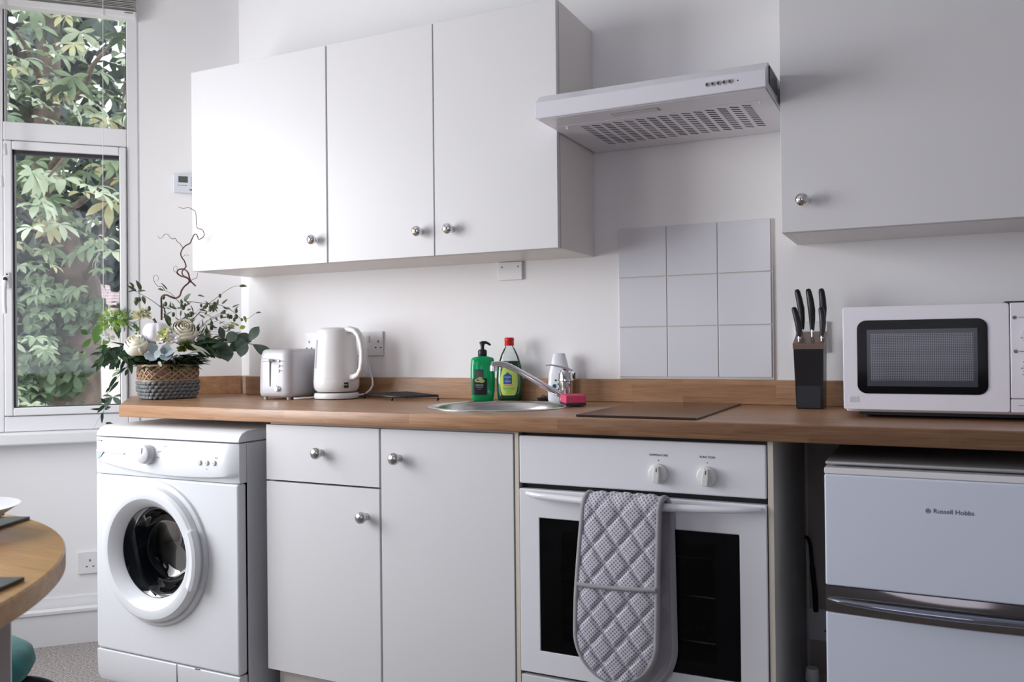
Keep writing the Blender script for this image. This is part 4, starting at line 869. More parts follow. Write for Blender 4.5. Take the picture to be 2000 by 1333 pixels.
def ltext(nm, body, size, x, z, par, mt, y, sx=1.0):
    cu = bpy.data.curves.new(nm, 'FONT'); cu.body = body; cu.size = size; cu.align_x = 'CENTER'; cu.align_y = 'CENTER'; cu.extrude = 0.0001
    t = bpy.data.objects.new('tmp_text', cu); COL.objects.link(t); bpy.context.view_layer.update()
    me = bpy.data.meshes.new_from_object(t.evaluated_get(bpy.context.evaluated_depsgraph_get())); bpy.data.objects.remove(t)
    for v in me.vertices: v.co = Vector((v.co.x * sx + x, y - v.co.z, v.co.y + z))
    me.materials.clear(); me.materials.append(mt); o = bpy.data.objects.new(nm, me); COL.objects.link(o); o.parent = par; ROOTLOC[o.name] = ROOTLOC[par.name]; return o
ltext('lettering', 'MISSION', 0.0078, -0.0135, 0.0505, lb, LW, yl, 0.85)
m = MB()
for k, (wd, z) in enumerate(((0.024, 0.0445), (0.020, 0.0415), (0.010, 0.0375))): m.box(-0.0135 - wd / 2, -0.0135 + wd / 2, yl - 0.0001, yl, z, z + 0.0012)
obj('small_print', m, mat('label_grey_print', (0.35, 0.37, 0.38), 0.5), lb, world=False)

P = (1.132, -0.060, 0.9105)
db = thing('washing_up_liquid_bottle', 'clear washing-up liquid bottle with green liquid, lime label and red cap', 'bottle', P, rotz=face_cam(P) - 0.05)
DG = mat('green_liquid', (0.01, 0.16, 0.055), 0.06, spec=0.6, trans=0.25)
CLR = pane('clear_plastic', (0.93, 0.95, 0.95), 0.9)
prof = [(0.034, 0.019, 0.0), (0.038, 0.022, 0.004), (0.0405, 0.0245, 0.03), (0.0415, 0.025, 0.070), (0.0395, 0.024, 0.100), (0.0345, 0.022, 0.122), (0.027, 0.019, 0.145), (0.0185, 0.015, 0.163), (0.0125, 0.0125, 0.172), (0.0125, 0.0125, 0.178)]
m = MB(); m.loops([ell(a, b, z, p=0.85) for a, b, z in prof]); bd = obj('bottle_body', m, CLR, db, world=False, smooth=60)
m = MB(); m.loops([ell(a - 0.0008, b - 0.0008, z + 0.0008, p=0.85) for a, b, z in prof[:5]] + [ell(0.0325, 0.0208, 0.1265, p=0.85)]); obj('liquid', m, DG, db, world=False, smooth=50)
m = MB(); m.lathe([(0.0150, 0.1745), (0.0155, 0.176), (0.0148, 0.190), (0.0158, 0.192), (0.0150, 0.1985), (0.013, 0.2005), (0.001, 0.2005)], (0, 0, 0), (0, 0, 1), 28); obj('cap', m, mat('red_cap', (0.62, 0.02, 0.02), 0.3), db, world=False, smooth=40)
def face_y(x, z):
    for (a0, b0, z0), (a1, b1, z1) in zip(prof, prof[1:]):
        if z0 <= z <= z1:
            u = (z - z0) / (z1 - z0); a = a0 + (a1 - a0) * u; b = b0 + (b1 - b0) * u
            return -b * (max(0, 1 - min(1, abs(x / a)) ** (2 / 0.85))) ** 0.425
    return -0.02
def patch(m, outline, off, step=6):
    """label patch following the bottle front; outline is a list of (z, x0, x1)"""
    vs = []; n = step
    for z, x0, x1 in outline:
        for k in range(n + 1):
            x = x0 + (x1 - x0) * k / n; vs.append((x, face_y(x, z) - off, z))
    m.add(vs, [(j * (n + 1) + k, j * (n + 1) + k + 1, (j + 1) * (n + 1) + k + 1, (j + 1) * (n + 1) + k) for j in range(len(outline) - 1) for k in range(n)])
m = MB(); ol = [(0.018, -0.018, 0.014), (0.020, -0.022, 0.018), (0.030, -0.0265, 0.0225), (0.050, -0.029, 0.0265), (0.070, -0.029, 0.0270), (0.085, -0.0265, 0.0250), (0.100, -0.0225, 0.021), (0.112, -0.0165, 0.0150), (0.118, -0.009, 0.008)]
patch(m, ol, 0.0006); lb = obj('label', m, mat('lime_label', (0.56, 0.72, 0.13), 0.4), bd, world=False)
m = MB(); patch(m, [(0.054, -0.0185, 0.0085), (0.079, -0.0185, 0.0085), (0.0805, -0.0185, 0.0085), (0.0905, -0.0055, -0.0045)], 0.0011, 4); obj('house_logo', m, mat('label_blue', (0.02, 0.10, 0.36), 0.4), lb, world=False)
m = MB(); patch(m, [(0.110, -0.0075, -0.0010), (0.1125, -0.0045, -0.0038)], 0.0011, 3); obj('roof_mark', m, bpy.data.materials['label_blue'], lb, world=False)
m = MB(); patch(m, [(0.0475, -0.0185, 0.0125), (0.0520, -0.0185, 0.0125)], 0.0011, 4); obj('pink_band', m, mat('label_pink', (0.75, 0.22, 0.36), 0.4), lb, world=False)
m = MB(); patch(m, [(0.0370, -0.0200, 0.0160), (0.0440, -0.0205, 0.0165)], 0.0010, 4); obj('green_band', m, mat('label_green', (0.26, 0.55, 0.10), 0.4), lb, world=False)
for k, (z, w_) in enumerate(((0.0338, 0.030), (0.0295, 0.018), (0.0245, 0.020))):
    m = MB(); patch(m, [(z, -0.002 - w_ / 2, -0.002 + w_ / 2), (z + 0.0013, -0.002 - w_ / 2, -0.002 + w_ / 2)], 0.0012, 3); obj('small_print', m, mat('label_print_green', (0.12, 0.30, 0.10), 0.5), lb, world=False)
ltext('lettering', 'CLEAN', 0.0078, -0.0050, 0.0755, lb, LW, -0.0266, 0.86); ltext('lettering', '&', 0.0045, -0.0050, 0.0690, lb, LW, -0.0266, 0.9); ltext('lettering', 'FRESH', 0.0078, -0.0050, 0.0620, lb, LW, -0.0266, 0.86)

P = (1.298, -0.0455, 0.9105)
cbt = thing('cleaner_bottle', 'tapering clear and white bottle with green dots standing behind the mixer tap', 'bottle', P, rotz=face_cam(P))
FR = mat('frosted_white_plastic', (0.88, 0.91, 0.97), 0.2)
m = MB(); m.loops([ell(a, b, z, p=0.8) for a, b, z in ((0.034, 0.018, 0.0), (0.0365, 0.0195, 0.004), (0.0365, 0.0195, 0.045), (0.0335, 0.0185, 0.085), (0.0265, 0.017, 0.115), (0.0185, 0.0145, 0.148), (0.0150, 0.0130, 0.1500))]); bd = obj('bottle_body', m, FR, cbt, world=False, smooth=50)
for x, z, r_ in ((-0.012, 0.066, 0.0030), (-0.016, 0.048, 0.0065), (-0.015, 0.032, 0.0034), (-0.003, 0.054, 0.0034), (-0.003, 0.038, 0.0034)):
    m = MB(); m.lathe([(r_, 0), (r_, 0.0006)], (x, -0.0193 + abs(x) * 0.02, z), (0, -1, 0), 14); obj('printed_dot', m, mat('teal_print', (0.01, 0.14, 0.15), 0.5) if r_ > 0.004 else DKGREY, bd, world=False)

# sponge
spn = thing('sponge', 'pink sponge scourer resting on the right rim of the sink', 'sponge', (1.405, -0.20, 0.9135))
C0 = Vector((1.411, -0.272, 0)); e1 = Vector((0.80, 0.60, 0)).normalized(); e2 = Vector((-0.55, 0.835, 0)).normalized()
def spt(a, b, z): return C0 + e1 * a + e2 * b + Vector((0, 0, z))
def spbox(m, L_, W_, z0, z1): m.loops([[spt(0, 0, z), spt(L_, 0, z), spt(L_, W_, z), spt(0, W_, z)] for z in (z0, z1)])
m = MB(); spbox(m, 0.060, 0.085, 0.9195, 0.9430); obj('foam', m, mat('pink_foam', (0.82, 0.10, 0.20), 0.9, bump=0.8, bscale=500, noise=0.15, nscale=300), spn, bevel=0.004, seg=3)
m = MB(); spbox(m, 0.060, 0.085, 0.9135, 0.9195); obj('scourer', m, mat('dark_scourer', (0.05, 0.045, 0.055), 0.95, bump=0.8, bscale=700), spn, bevel=0.001)

# ------------------------------------------------------------------ knife block and knives
kb = thing('knife_block', 'black knife block with a bronze top band, beside the microwave', 'knife block', (2.048, -0.10, 0.91))
KBK = mat('knife_block_black', (0.010, 0.010, 0.012), 0.28)
def kbr(yf_, yb_, x0, x1, zf, zb): return [(x0, yf_, zf), (x1, yf_, zf), (x1, yb_, zb), (x0, yb_, zb)]
m = MB(); m.loops([kbr(-0.142, -0.062, 2.0140, 2.0812, 0.9105, 0.9105), kbr(-0.158, -0.070, 2.0105, 2.0855, 1.0660, 1.0990)]); obj('block_body', m, KBK, kb, bevel=0.002)
m = MB(); m.loops([kbr(-0.1595, -0.069, 2.0095, 2.0870, 1.0662, 1.0992), kbr(-0.1610, -0.0705, 2.0090, 2.0880, 1.0820, 1.1150)]); tb_ = obj('top_band', m, mat('bronze_band', (0.22, 0.155, 0.125), 0.32, 0.55), kb, bevel=0.0015)
m = MB(); m.loops([kbr(-0.1430, -0.1415, 2.0180, 2.0750, 0.9125, 0.9125), kbr(-0.1535, -0.150, 2.0165, 2.0790, 1.0300, 1.0300)]); obj('front_panel', m, mat('slate_panel', (0.022, 0.024, 0.030), 0.45), kb, bevel=0.001)
KH = mat('knife_handle_black', (0.012, 0.012, 0.013), 0.38)
def knife(label, x, y, zb, L_, r_, lx=0.0, ly=0.0):
    k = thing('kitchen_knife', label, 'knife', (x, y, zb), 'knives in the block')
    pts = []; rad = []
    for u, rr_ in ((0, 0.55), (0.05, 0.62), (0.25, 0.85), (0.5, 1.0), (0.75, 0.93), (0.93, 0.82), (0.985, 0.62), (1, 0.3)):
        bend = math.sin(u * PI) * 0.004
        pts.append((x + lx * u + bend, y + ly * u, zb + L_ * u)); rad.append(r_ * rr_)
    m = MB(); m.tube(pts, rad, 12, flat=0.85); obj('handle', m, KH, k, smooth=60)
    zt = 1.082 + (y + 0.16) * 0.365
    m = MB(); m.box(x - 0.0012, x + 0.0012, y - 0.008, y + 0.008, zt - 0.012, zb + 0.003); obj('blade', m, CHROME, k)
    m = MB(); m.lathe([(0.0048, 0), (0.0048, 0.006)], (x, y, zb - 0.003), (0, 0, 1), 12); obj('bolster', m, CHROME, k)
knife('tall black-handled knife at the back left of the knife block', 2.0260, -0.095, 1.121, 0.107, 0.0108, -0.0130, 0)
knife('tall black-handled knife in the middle of the knife block', 2.0520, -0.105, 1.116, 0.112, 0.0110, -0.0090, 0)
knife('tall black-handled knife at the back right of the knife block', 2.0760, -0.095, 1.121, 0.107, 0.0110, -0.0010, 0)
knife('short black-handled knife at the front left of the knife block', 2.0230, -0.140, 1.0985, 0.080, 0.0100, -0.0130, 0)
knife('short black-handled knife at the front right of the knife block', 2.0790, -0.138, 1.0985, 0.078, 0.0100, -0.0010, 0)

# ------------------------------------------------------------------ double oven glove
og = thing('oven_glove', 'grey and white quilted double oven glove hanging over the oven door handle', 'oven glove', (1.70, -0.64, 0.73))
# centre line: front bottom -> up -> over the bar -> down behind
HY_ = YB - 0.0415
def fpat(z): return (YB - 0.0680 - 0.010 * math.sin(PI * min(1, max(0, (0.70 - z) / 0.36))), 1.6815 + (z - 0.36) * 0.045)
ctr = []
for k in range(111):
    z = 0.318 + (0.712 - 0.318) * k / 110; y, x = fpat(z); ctr.append((x, y, z, 'f'))
y0 = ctr[-1][1]; x0 = ctr[-1][0]
for k in range(1, 9):
    a = PI * k / 9; ctr.append((x0 + 0.001 * k, YB - 0.0410 - 0.0270 * math.cos(a) , 0.713 + 0.0255 * math.sin(a), 't'))
for k in range(46):
    z = 0.712 - (0.712 - 0.292) * k / 45; ctr.append((1.7080 + 0.006 * k / 45, YB - 0.0140, z, 'b'))
def halfw(i):
    x, y, z, s_ = ctr[i]
    zb = 0.318 if s_ == 'f' else 0.292
    base = 0.0925 if s_ != 't' else 0.089
    if s_ == 'f': base = 0.0955 - 0.006 * max(0, (z - 0.5) / 0.21)
    d = z - zb
    if s_ != 't' and d < 0.105: base *= math.sqrt(max(0.0004, 1 - ((0.105 - d) / 0.105) ** 2))
    return base
NU = 60
vs = []; fs = []
dist = 0.0; D_ = [0.0]
for i in range(1, len(ctr)):
    dist += (Vector(ctr[i][:3]) - Vector(ctr[i - 1][:3])).length; D_.append(dist)
for side in (1, -1):
    for i, (x, y, z, s_) in enumerate(ctr):
        i0, i1 = max(i - 1, 0), min(i + 1, len(ctr) - 1)
        t = (Vector((0, ctr[i1][1], ctr[i1][2])) - Vector((0, ctr[i0][1], ctr[i0][2]))).normalized()
        nrm = Vector((0, -t.z, t.y)) if True else None
        hw = halfw(i)
        for k in range(NU + 1):
            v = -1 + 2 * k / NU; dx = hw * v
            # quilting valleys along two diagonals
            p1 = (dx + D_[i] * 0.78) / 0.060; p2 = (dx - D_[i] * 0.78) / 0.060
            q1 = abs(math.sin(PI * p1)); q2 = abs(math.sin(PI * p2)); puff = (1 - math.exp(-(q1 / 0.30) ** 2)) * (1 - math.exp(-(q2 / 0.30) ** 2))
            edge = (1 - abs(v) ** 6)
            th_ = (0.0028 + 0.0065 * puff) * (0.35 + 0.65 * edge)
            if s_ == 'b': th_ *= 0.7
            if s_ == 't': th_ *= 0.75
            vs.append(Vector((x + dx, y, z)) + nrm * (th_ * side) * (1 if side > 0 else 0.6))
n1 = len(ctr) * (NU + 1)
m = MB(); m.v = [tuple(v) for v in vs]
for side in (0, 1):
    for i in range(len(ctr) - 1):
        for k in range(NU):
            a = side * n1 + i * (NU + 1) + k; m.f.append((a, a + 1, a + NU + 2, a + NU + 1)); m.m.append(side)
for i in range(len(ctr) - 1):
    for k in (0, NU):
        a = i * (NU + 1) + k; m.f.append((a, a + NU + 1, a + NU + 1 + n1, a + n1)); m.m.append(1)
for i in (0, len(ctr) - 1):
    for k in range(NU):
        a = i * (NU + 1) + k; m.f.append((a, a + 1, a + 1 + n1, a + n1)); m.m.append(1)
# patterned cotton
fm = bpy.data.materials.new('patterned_cotton'); fm.use_nodes = True; t = fm.node_tree; p = t.nodes['Principled BSDF']; L = t.links.new; N = t.nodes.new
tcn = N('ShaderNodeTexCoord'); sp = N('ShaderNodeSeparateXYZ'); L(tcn.outputs['Object'], sp.inputs[0]); c2 = N('ShaderNodeCombineXYZ'); L(sp.outputs['X'], c2.inputs[0]); L(sp.outputs['Z'], c2.inputs[1])
mp = N('ShaderNodeMapping'); mp.inputs['Rotation'].default_value = (0, 0, math.radians(45)); mp.inputs['Scale'].default_value = (1, 1, 1); L(c2.outputs[0], mp.inputs[0])
vo = N('ShaderNodeTexVoronoi'); vo.voronoi_dimensions = '2D'; vo.feature = 'DISTANCE_TO_EDGE'; vo.inputs['Scale'].default_value = 150; vo.inputs['Randomness'].default_value = 0.12; L(mp.outputs[0], vo.inputs['Vector'])
rr = N('ShaderNodeValToRGB'); e = rr.color_ramp.elements; e[0].position = 0.10; e[0].color = (0.66, 0.65, 0.72, 1); e[1].position = 0.24; e[1].color = (0.225, 0.215, 0.265, 1)
L(vo.outputs['Distance'], rr.inputs[0]); L(rr.outputs[0], p.inputs['Base Color']); p.inputs['Roughness'].default_value = 0.9; p.inputs['Sheen Weight'].default_value = 0.2
GRC = mat('plain_grey_cotton', (0.33, 0.32, 0.345), 0.9, bump=0.3, bscale=900, sheen=0.2)
gp = obj('quilted_pad', m, [fm, GRC], og, smooth=180)
m = MB(); pts = []
for i in range(len(ctr)): pts.append(Vector((ctr[i][0] + halfw(i), ctr[i][1], ctr[i][2])))
L1 = [Vector((ctr[i][0] - halfw(i), ctr[i][1], ctr[i][2])) for i in range(len(ctr))]
loop = pts + L1[::-1]
m.tube(loop, 0.0068, 8, closed=True); obj('piping', m, GRC, og, smooth=60)
m = MB(); pb = []
for k in range(13):
    v = -0.98 + 1.96 * k / 12; z = 0.5385 + 0.0035 * v - 0.002 * (1 - v * v); y, x = fpat(z); pb.append((x + 0.0945 * v, y - 0.0095 + 0.003 * abs(v) ** 4, z))
m.tube(pb, 0.0052, 8, flat=1.0); obj('pocket_binding', m, GRC, og, smooth=60)
m = MB(); 
obj('loop_label', MB().box(1.757, 1.770, YB - 0.0205, YB - 0.0195, 0.545, 0.60), mat('woven_label', (0.40, 0.39, 0.42), 0.8), og)

# ------------------------------------------------------------------ round table, place settings, stool
TC = Vector((0.547, -2.135, 0)); TR = 0.768
tb = thing('round_table', 'round oak-topped dining table on white square legs in the left foreground', 'table', (TC.x, TC.y, 0))
m = MB(); m.lathe([(TR - 0.003, 0.716), (TR, 0.719), (TR, 0.747), (TR - 0.003, 0.750)], (TC.x, TC.y, 0), (0, 0, 1), 128); obj('tabletop', m, OAK_T, tb, smooth=30)
for k in range(4):
    pc_ = TC + Vector((0.370 * math.cos(k * PI / 2) - 0.518 * math.sin(k * PI / 2), 0.370 * math.sin(k * PI / 2) + 0.518 * math.cos(k * PI / 2), 0)); d1 = Vector((0.56, 0.83, 0)).normalized(); d2 = Vector((-d1.y, d1.x, 0))
    if k % 2: d1, d2 = d2, d1
    m = MB(); m.loops([[pc_ + d1 * a + d2 * b + Vector((0, 0, z)) for a, b in ((-0.05, -0.05), (0.05, -0.05), (0.05, 0.05), (-0.05, 0.05))] for z in (0.0, 0.7155)]); obj('leg', m, mat('warm_white_paint', (0.62, 0.60, 0.58), 0.5) if k == 0 else bpy.data.materials['warm_white_paint'], tb, bevel=0.002)
SLATE = mat('dark_slate', (0.055, 0.065, 0.062), 0.35, bump=0.4, bscale=60, noise=0.3, nscale=30)
def mat_slab(name, label, corner, L_, W_, z0, z1, group=None):
    u = Vector((0.38, -0.925, 0)).normalized(); v = Vector((-0.925, -0.38, 0)).normalized(); c = Vector((*corner, 0))
    m = MB(); m.loops([[c + Vector((0, 0, z)), c + u * L_ + Vector((0, 0, z)), c + u * L_ + v * W_ + Vector((0, 0, z)), c + v * W_ + Vector((0, 0, z))] for z in (z0, z1)])
    o = obj(name, m, SLATE, bevel=0.0012); tag(o, label, 'placemat', group); return o
mat_slab('slate_placemat', 'dark slate placemat at the far edge of the round table, under the white bowl', (0.727, -1.392), 0.20, 0.30, 0.7503, 0.7560)
mat_slab('slate_placemat', 'dark slate placemat at the near right edge of the round table', (1.1480, -1.6880), 0.20, 0.30, 0.7503, 0.7560)
mat_slab('slate_coaster', 'small dark slate board lying on the far placemat', (0.668, -1.405), 0.16, 0.2, 0.7562, 0.7615)['category'] = 'coaster'
mat_slab('slate_coaster', 'small dark slate coaster on the near placemat', (1.095, -1.725), 0.09, 0.09, 0.7562, 0.7610)['category'] = 'coaster'
bw = MB(); bw.lathe([(0.045, 0.7616), (0.048, 0.764), (0.075, 0.775), (0.112, 0.7990), (0.1135, 0.8000), (0.110, 0.8000), (0.072, 0.7785), (0.045, 0.769), (0.001, 0.768)], (0.725, -1.545, 0), (0, 0, 1), 64)
o = obj('white_bowl', bw, mat('glazed_white', (0.80, 0.81, 0.84), 0.15), smooth=40); tag(o, 'shallow white bowl on the far side of the round table', 'bowl')
smooth_p = lambda pts: smooth_path(pts)
sto = thing('velvet_stool', 'teal velvet stool on a black metal frame tucked under the round table', 'stool', (0.426, -1.417, 0))
TE = mat('teal_velvet', (0.01, 0.17, 0.16), 0.8, sheen=0.15, color2=(0.006, 0.11, 0.11), nscale=25)
SB = Vector((0.426, -1.417, 0))
m = MB(); m.lathe([(0.10, 0.368), (0.165, 0.372), (0.190, 0.382), (0.200, 0.402), (0.195, 0.422), (0.175, 0.436), (0.12, 0.442), (0.001, 0.443)], SB, (0, 0, 1), 56); obj('seat', m, TE, sto, smooth=60)
for k in range(4):
    a = math.radians(47 + 90 * k); d = Vector((math.cos(a), math.sin(a), 0)); b = SB
    m = MB(); m.tube(smooth_p([b + d * 0.06 + Vector((0, 0, 0.355)), b + d * 0.14 + Vector((0, 0, 0.366)), b + d * 0.205 + Vector((0, 0, 0.360)), b + d * 0.250 + Vector((0, 0, 0.325)), b + d * 0.275 + Vector((0, 0, 0.25)), b + d * 0.285 + Vector((0, 0, 0.10)), b + d * 0.288 + Vector((0, 0, 0.008))]), 0.0095, 10); obj('leg', m, BLACK, sto, smooth=60)
m = MB(); m.tube([SB + Vector((0.275 * math.cos(q), 0.275 * math.sin(q), 0.17)) for q in [k * PI / 24 for k in range(48)]], 0.006, 8, closed=True); obj('foot_ring', m, BLACK, sto, smooth=60)
# ------------------------------------------------------------------ flower arrangement
G = Vector((-0.105, -0.302, 0.91)); ND = Vector((0.744, -0.668, 0)); LD = Vector((0.668, 0.744, 0))
def pray(px, py): return fw + RT * ((px - 1000) / FPX) - UP * ((py - 666.5) / FPX)
def A(px, py, d=0.0):                    # a point of the arrangement: d metres in front of the basket's middle plane
    r = pray(px, py); t = ((G + ND * d - CAM).dot(ND)) / r.dot(ND); return CAM + r * t
fl = thing('flower_arrangement', 'flower arrangement of cream roses and eucalyptus in a two-tone woven basket on the worktop end', 'flower arrangement', G, rotz=0)
BR = math.radians(-17)                   # direction the long face looks towards
bn = Vector((math.cos(BR), math.sin(BR), 0)); bl_ = Vector((-math.sin(BR), math.cos(BR), 0))
BASK_T = mat('natural_raffia', (0.56, 0.40, 0.27), 0.8, noise=0.35, nscale=60, bump=0.6, bscale=300)
BASK_G = mat('grey_painted_rope', (0.30, 0.33, 0.34), 0.75, color2=(0.13, 0.145, 0.15), nscale=120, bump=0.7, bscale=350)
def bring(z, k=1.0, rr_=0.035, n=48, off=0.0):
    hx, hy = 0.062 * k + off, 0.092 * k + off; out = []
    for i in range(n):
        a = 2 * PI * i / n; c, s_ = math.cos(a), math.sin(a); e_ = 4.0
        q = (abs(c) ** e_ + abs(s_) ** e_) ** (-1 / e_)
        out.append(G + bn * (hx * c * q) + bl_ * (hy * s_ * q) + Vector((0, 0, z)))
    return out
def bpos(a, z, off=0.0):
    k = 1.0 + (0.02 if z > 0.03 else -0.03) - 0.10 * max(0, (0.018 - z) / 0.018)
    hx, hy = 0.062 * k + off, 0.092 * k + off; c, s_ = math.cos(a), math.sin(a); q = (abs(c) ** 4 + abs(s_) ** 4) ** -0.25
    return G + bn * (hx * c * q) + bl_ * (hy * s_ * q) + Vector((0, 0, z))
m = MB(); m.loops([[bpos(2 * PI * i / 48, z, -0.004) for i in range(48)] for z in (0.002, 0.01, 0.03, 0.06, 0.09, 0.118)], cap1=False)
bk = obj('basket', m, BASK_T, fl, smooth=60)
m = MB()
for row in range(5):
    z = 0.0085 + row * 0.0125; nseg = 34
    for i in range(nseg):
        a = 2 * PI * i / nseg + (0.09 if row % 2 else 0); sg = 1
        m.tube([bpos(a - 0.11, z - 0.0055 * sg, -0.002), bpos(a - 0.04, z - 0.001, 0.0035), bpos(a + 0.04, z + 0.001, 0.0035), bpos(a + 0.11, z + 0.0055 * sg, -0.002)], [0.0032, 0.0058, 0.0058, 0.0032], 6)
obj('grey_band', m, BASK_G, bk, smooth=60, label='grey rope lower band')
m = MB(); random.seed(11)
for i in range(46):
    a = 2 * PI * i / 46 + random.uniform(-.03, .03); sg = 1 if i % 2 else -1
    z0 = 0.064; z1 = 0.119; sweep = random.uniform(0.5, 0.85) * sg
    m.tube([bpos(a + sweep * u, z0 + (z1 - z0) * u, 0.0005 + 0.002 * math.sin(PI * u) + (0.001 if sg > 0 else 0)) for u in (0, 0.2, 0.4, 0.6, 0.8, 1)], 0.0030, 5)
m.tube([bpos(2 * PI * i / 60, 0.0665, 0.001) for i in range(60)], 0.004, 6, closed=True); m.tube([bpos(2 * PI * i / 60, 0.119, 0.0) for i in range(60)], 0.0045, 6, closed=True)
obj('raffia_band', m, BASK_T, bk, smooth=60, label='natural raffia upper band')

LEAF_D = mat('dark_green_leaf', (0.030, 0.065, 0.030), 0.45, color2=(0.015, 0.038, 0.022), nscale=30, spec=0.4)
LEAF_M = mat('mid_green_leaf', (0.075, 0.15, 0.055), 0.45, color2=(0.035, 0.085, 0.04), nscale=30)
LEAF_E = mat('eucalyptus_leaf', (0.075, 0.115, 0.085), 0.5, color2=(0.045, 0.075, 0.06), nscale=25)
LEAF_B = mat('blue_grey_leaf', (0.46, 0.55, 0.60), 0.55, color2=(0.31, 0.40, 0.43), nscale=20)
LEAF_O = mat('olive_leaf', (0.13, 0.17, 0.09), 0.5, color2=(0.06, 0.09, 0.045), nscale=40)
LEAF_L = mat('lime_leaf', (0.36, 0.46, 0.08), 0.5, color2=(0.22, 0.34, 0.05), nscale=40)
FERN = mat('fresh_green_umbel', (0.30, 0.48, 0.06), 0.55); FERN2 = mat('blue_green_umbel', (0.10, 0.20, 0.085), 0.6)
CREAM = mat('cream_petal', (0.95, 0.92, 0.78), 0.5, sss=0.5); IVORY = mat('ivory_petal', (0.95, 0.93, 0.85), 0.5, sss=0.5); WPET = mat('white_petal', (0.92, 0.92, 0.90), 0.5); YPET = mat('yellow_green_petal', (0.66, 0.72, 0.30), 0.5)
BARK = mat('red_brown_twig', (0.16, 0.075, 0.055), 0.6, color2=(0.08, 0.04, 0.035), nscale=60); STEM = mat('grey_brown_stem', (0.20, 0.14, 0.11), 0.6); GSTEM = mat('green_stem', (0.13, 0.19, 0.07), 0.5)
Zv = Vector((0, 0, 1))
def stem(m, pix, r0_, r1_, d0=0.0, d1=0.0, seg=6):
    n = len(pix); P_ = smooth_path([A(x, y, d0 + (d1 - d0) * i / (n - 1) + 0.006 * math.sin(i * 1.7)) for i, (x, y) in enumerate(pix)]); k = len(P_)
    m.tube(P_, [r0_ + (r1_ - r0_) * i / (k - 1) for i in range(k)], seg); return P_
def S3(l, ox, oy, s_): return [(ox + x / s_, oy + y / s_) for x, y in l]
# curly willow
m = MB()
stem(m, [(315.6, 625), (315.6, 600), (315, 585), (318, 578), (325, 576.6), (333.5, 580), (342.5, 583), (351, 578), (354.5, 568), (360, 560), (368, 553), (369, 546), (362, 542), (354.5, 540), (347, 535), (346, 531), (349, 527), (357.5, 526), (364, 529), (368, 535), (370, 543), (373, 550), (382, 559)], 0.0034, 0.0026, -0.01, 0.10)
stem(m, [(372, 552), (366, 543), (358, 539), (355.5, 532), (358, 527), (362, 523), (363, 519), (360, 510), (355, 503), (353, 495), (357.5, 485), (365, 478.5), (371, 475.5), (375, 467), (379, 459), (382, 457.5), (385, 460), (387, 466), (389, 468), (397, 463), (398.5, 456), (395, 449), (388, 447), (384.5, 443), (383.5, 430), (382.5, 418), (380, 412), (374, 408.5), (368, 405.5), (361, 407), (355, 407), (348.5, 404)], 0.0026, 0.0008, 0.10, 0.17)
stem(m, [(357.5, 485), (352, 477), (346, 472), (342.5, 466), (338, 467), (333, 465), (327.5, 458), (321, 458.5), (317, 464), (312, 466), (308.5, 461)], 0.0013, 0.0006, 0.125, 0.10)
stem(m, [(356, 503), (361, 499), (365, 498), (369, 500)], 0.0008, 0.0004, 0.115, 0.12)
stem(m, [(373, 548), (379, 545), (384, 543), (385.5, 537), (386, 533)], 0.0011, 0.0006, 0.10, 0.11)
stem(m, [(346, 533), (340, 530), (339, 524), (343, 520), (347, 523), (344, 527)], 0.0009, 0.0004, 0.09, 0.09)
stem(m, S3([(520, 245), (500, 210), (450, 200), (415, 150), (415, 100), (440, 90), (460, 120), (450, 150)], 220, 520, 5.126), 0.0012, 0.0005, 0.01, 0.02)
stem(m, S3([(680, 550), (640, 525), (630, 510)], 220, 520, 5.126), 0.0020, 0.0010, 0.0, 0.02)
stem(m, S3([(650, 545), (700, 530), (730, 505), (740, 480)], 220, 520, 5.126), 0.0022, 0.0012, 0.02, 0.03)
obj('curly_willow', m, BARK, fl, smooth=60)
# olive stems and their fruit
def olive_branch(paths, fruits, leaves, r_=0.0010):
    m = MB()
    for pth, d0, d1 in paths: stem(m, pth, r_ * 1.4, r_ * 0.6, d0, d1, 5)
    st_ = obj('olive_branch', m, STEM, fl, smooth=60)
    OF = mat('olive_fruit', (0.10, 0.15, 0.045), 0.35, color2=(0.05, 0.085, 0.03), nscale=60)
    for (x, y, r2) in fruits:
        m = MB(); c = A(x, y, 0.02 + 0.02 * math.sin(x)); m.ball(tuple(c), r2, 8, 0.72, 0.72, 1.15, 7); obj('olive', m, OF, st_, smooth=60)
    m = MB()
    for (bx, by, tx, ty, wd) in leaves:
        m.leaf(A(bx, by, 0.02), A(tx, ty, 0.035), ND * 0.7 + Zv * 0.5, wd * 1.6, 0.08, 0.15)
    if leaves: obj('leaves', m, LEAF_O, st_, smooth=60)
z7 = lambda l: S3(l, 340, 560, 8.33)
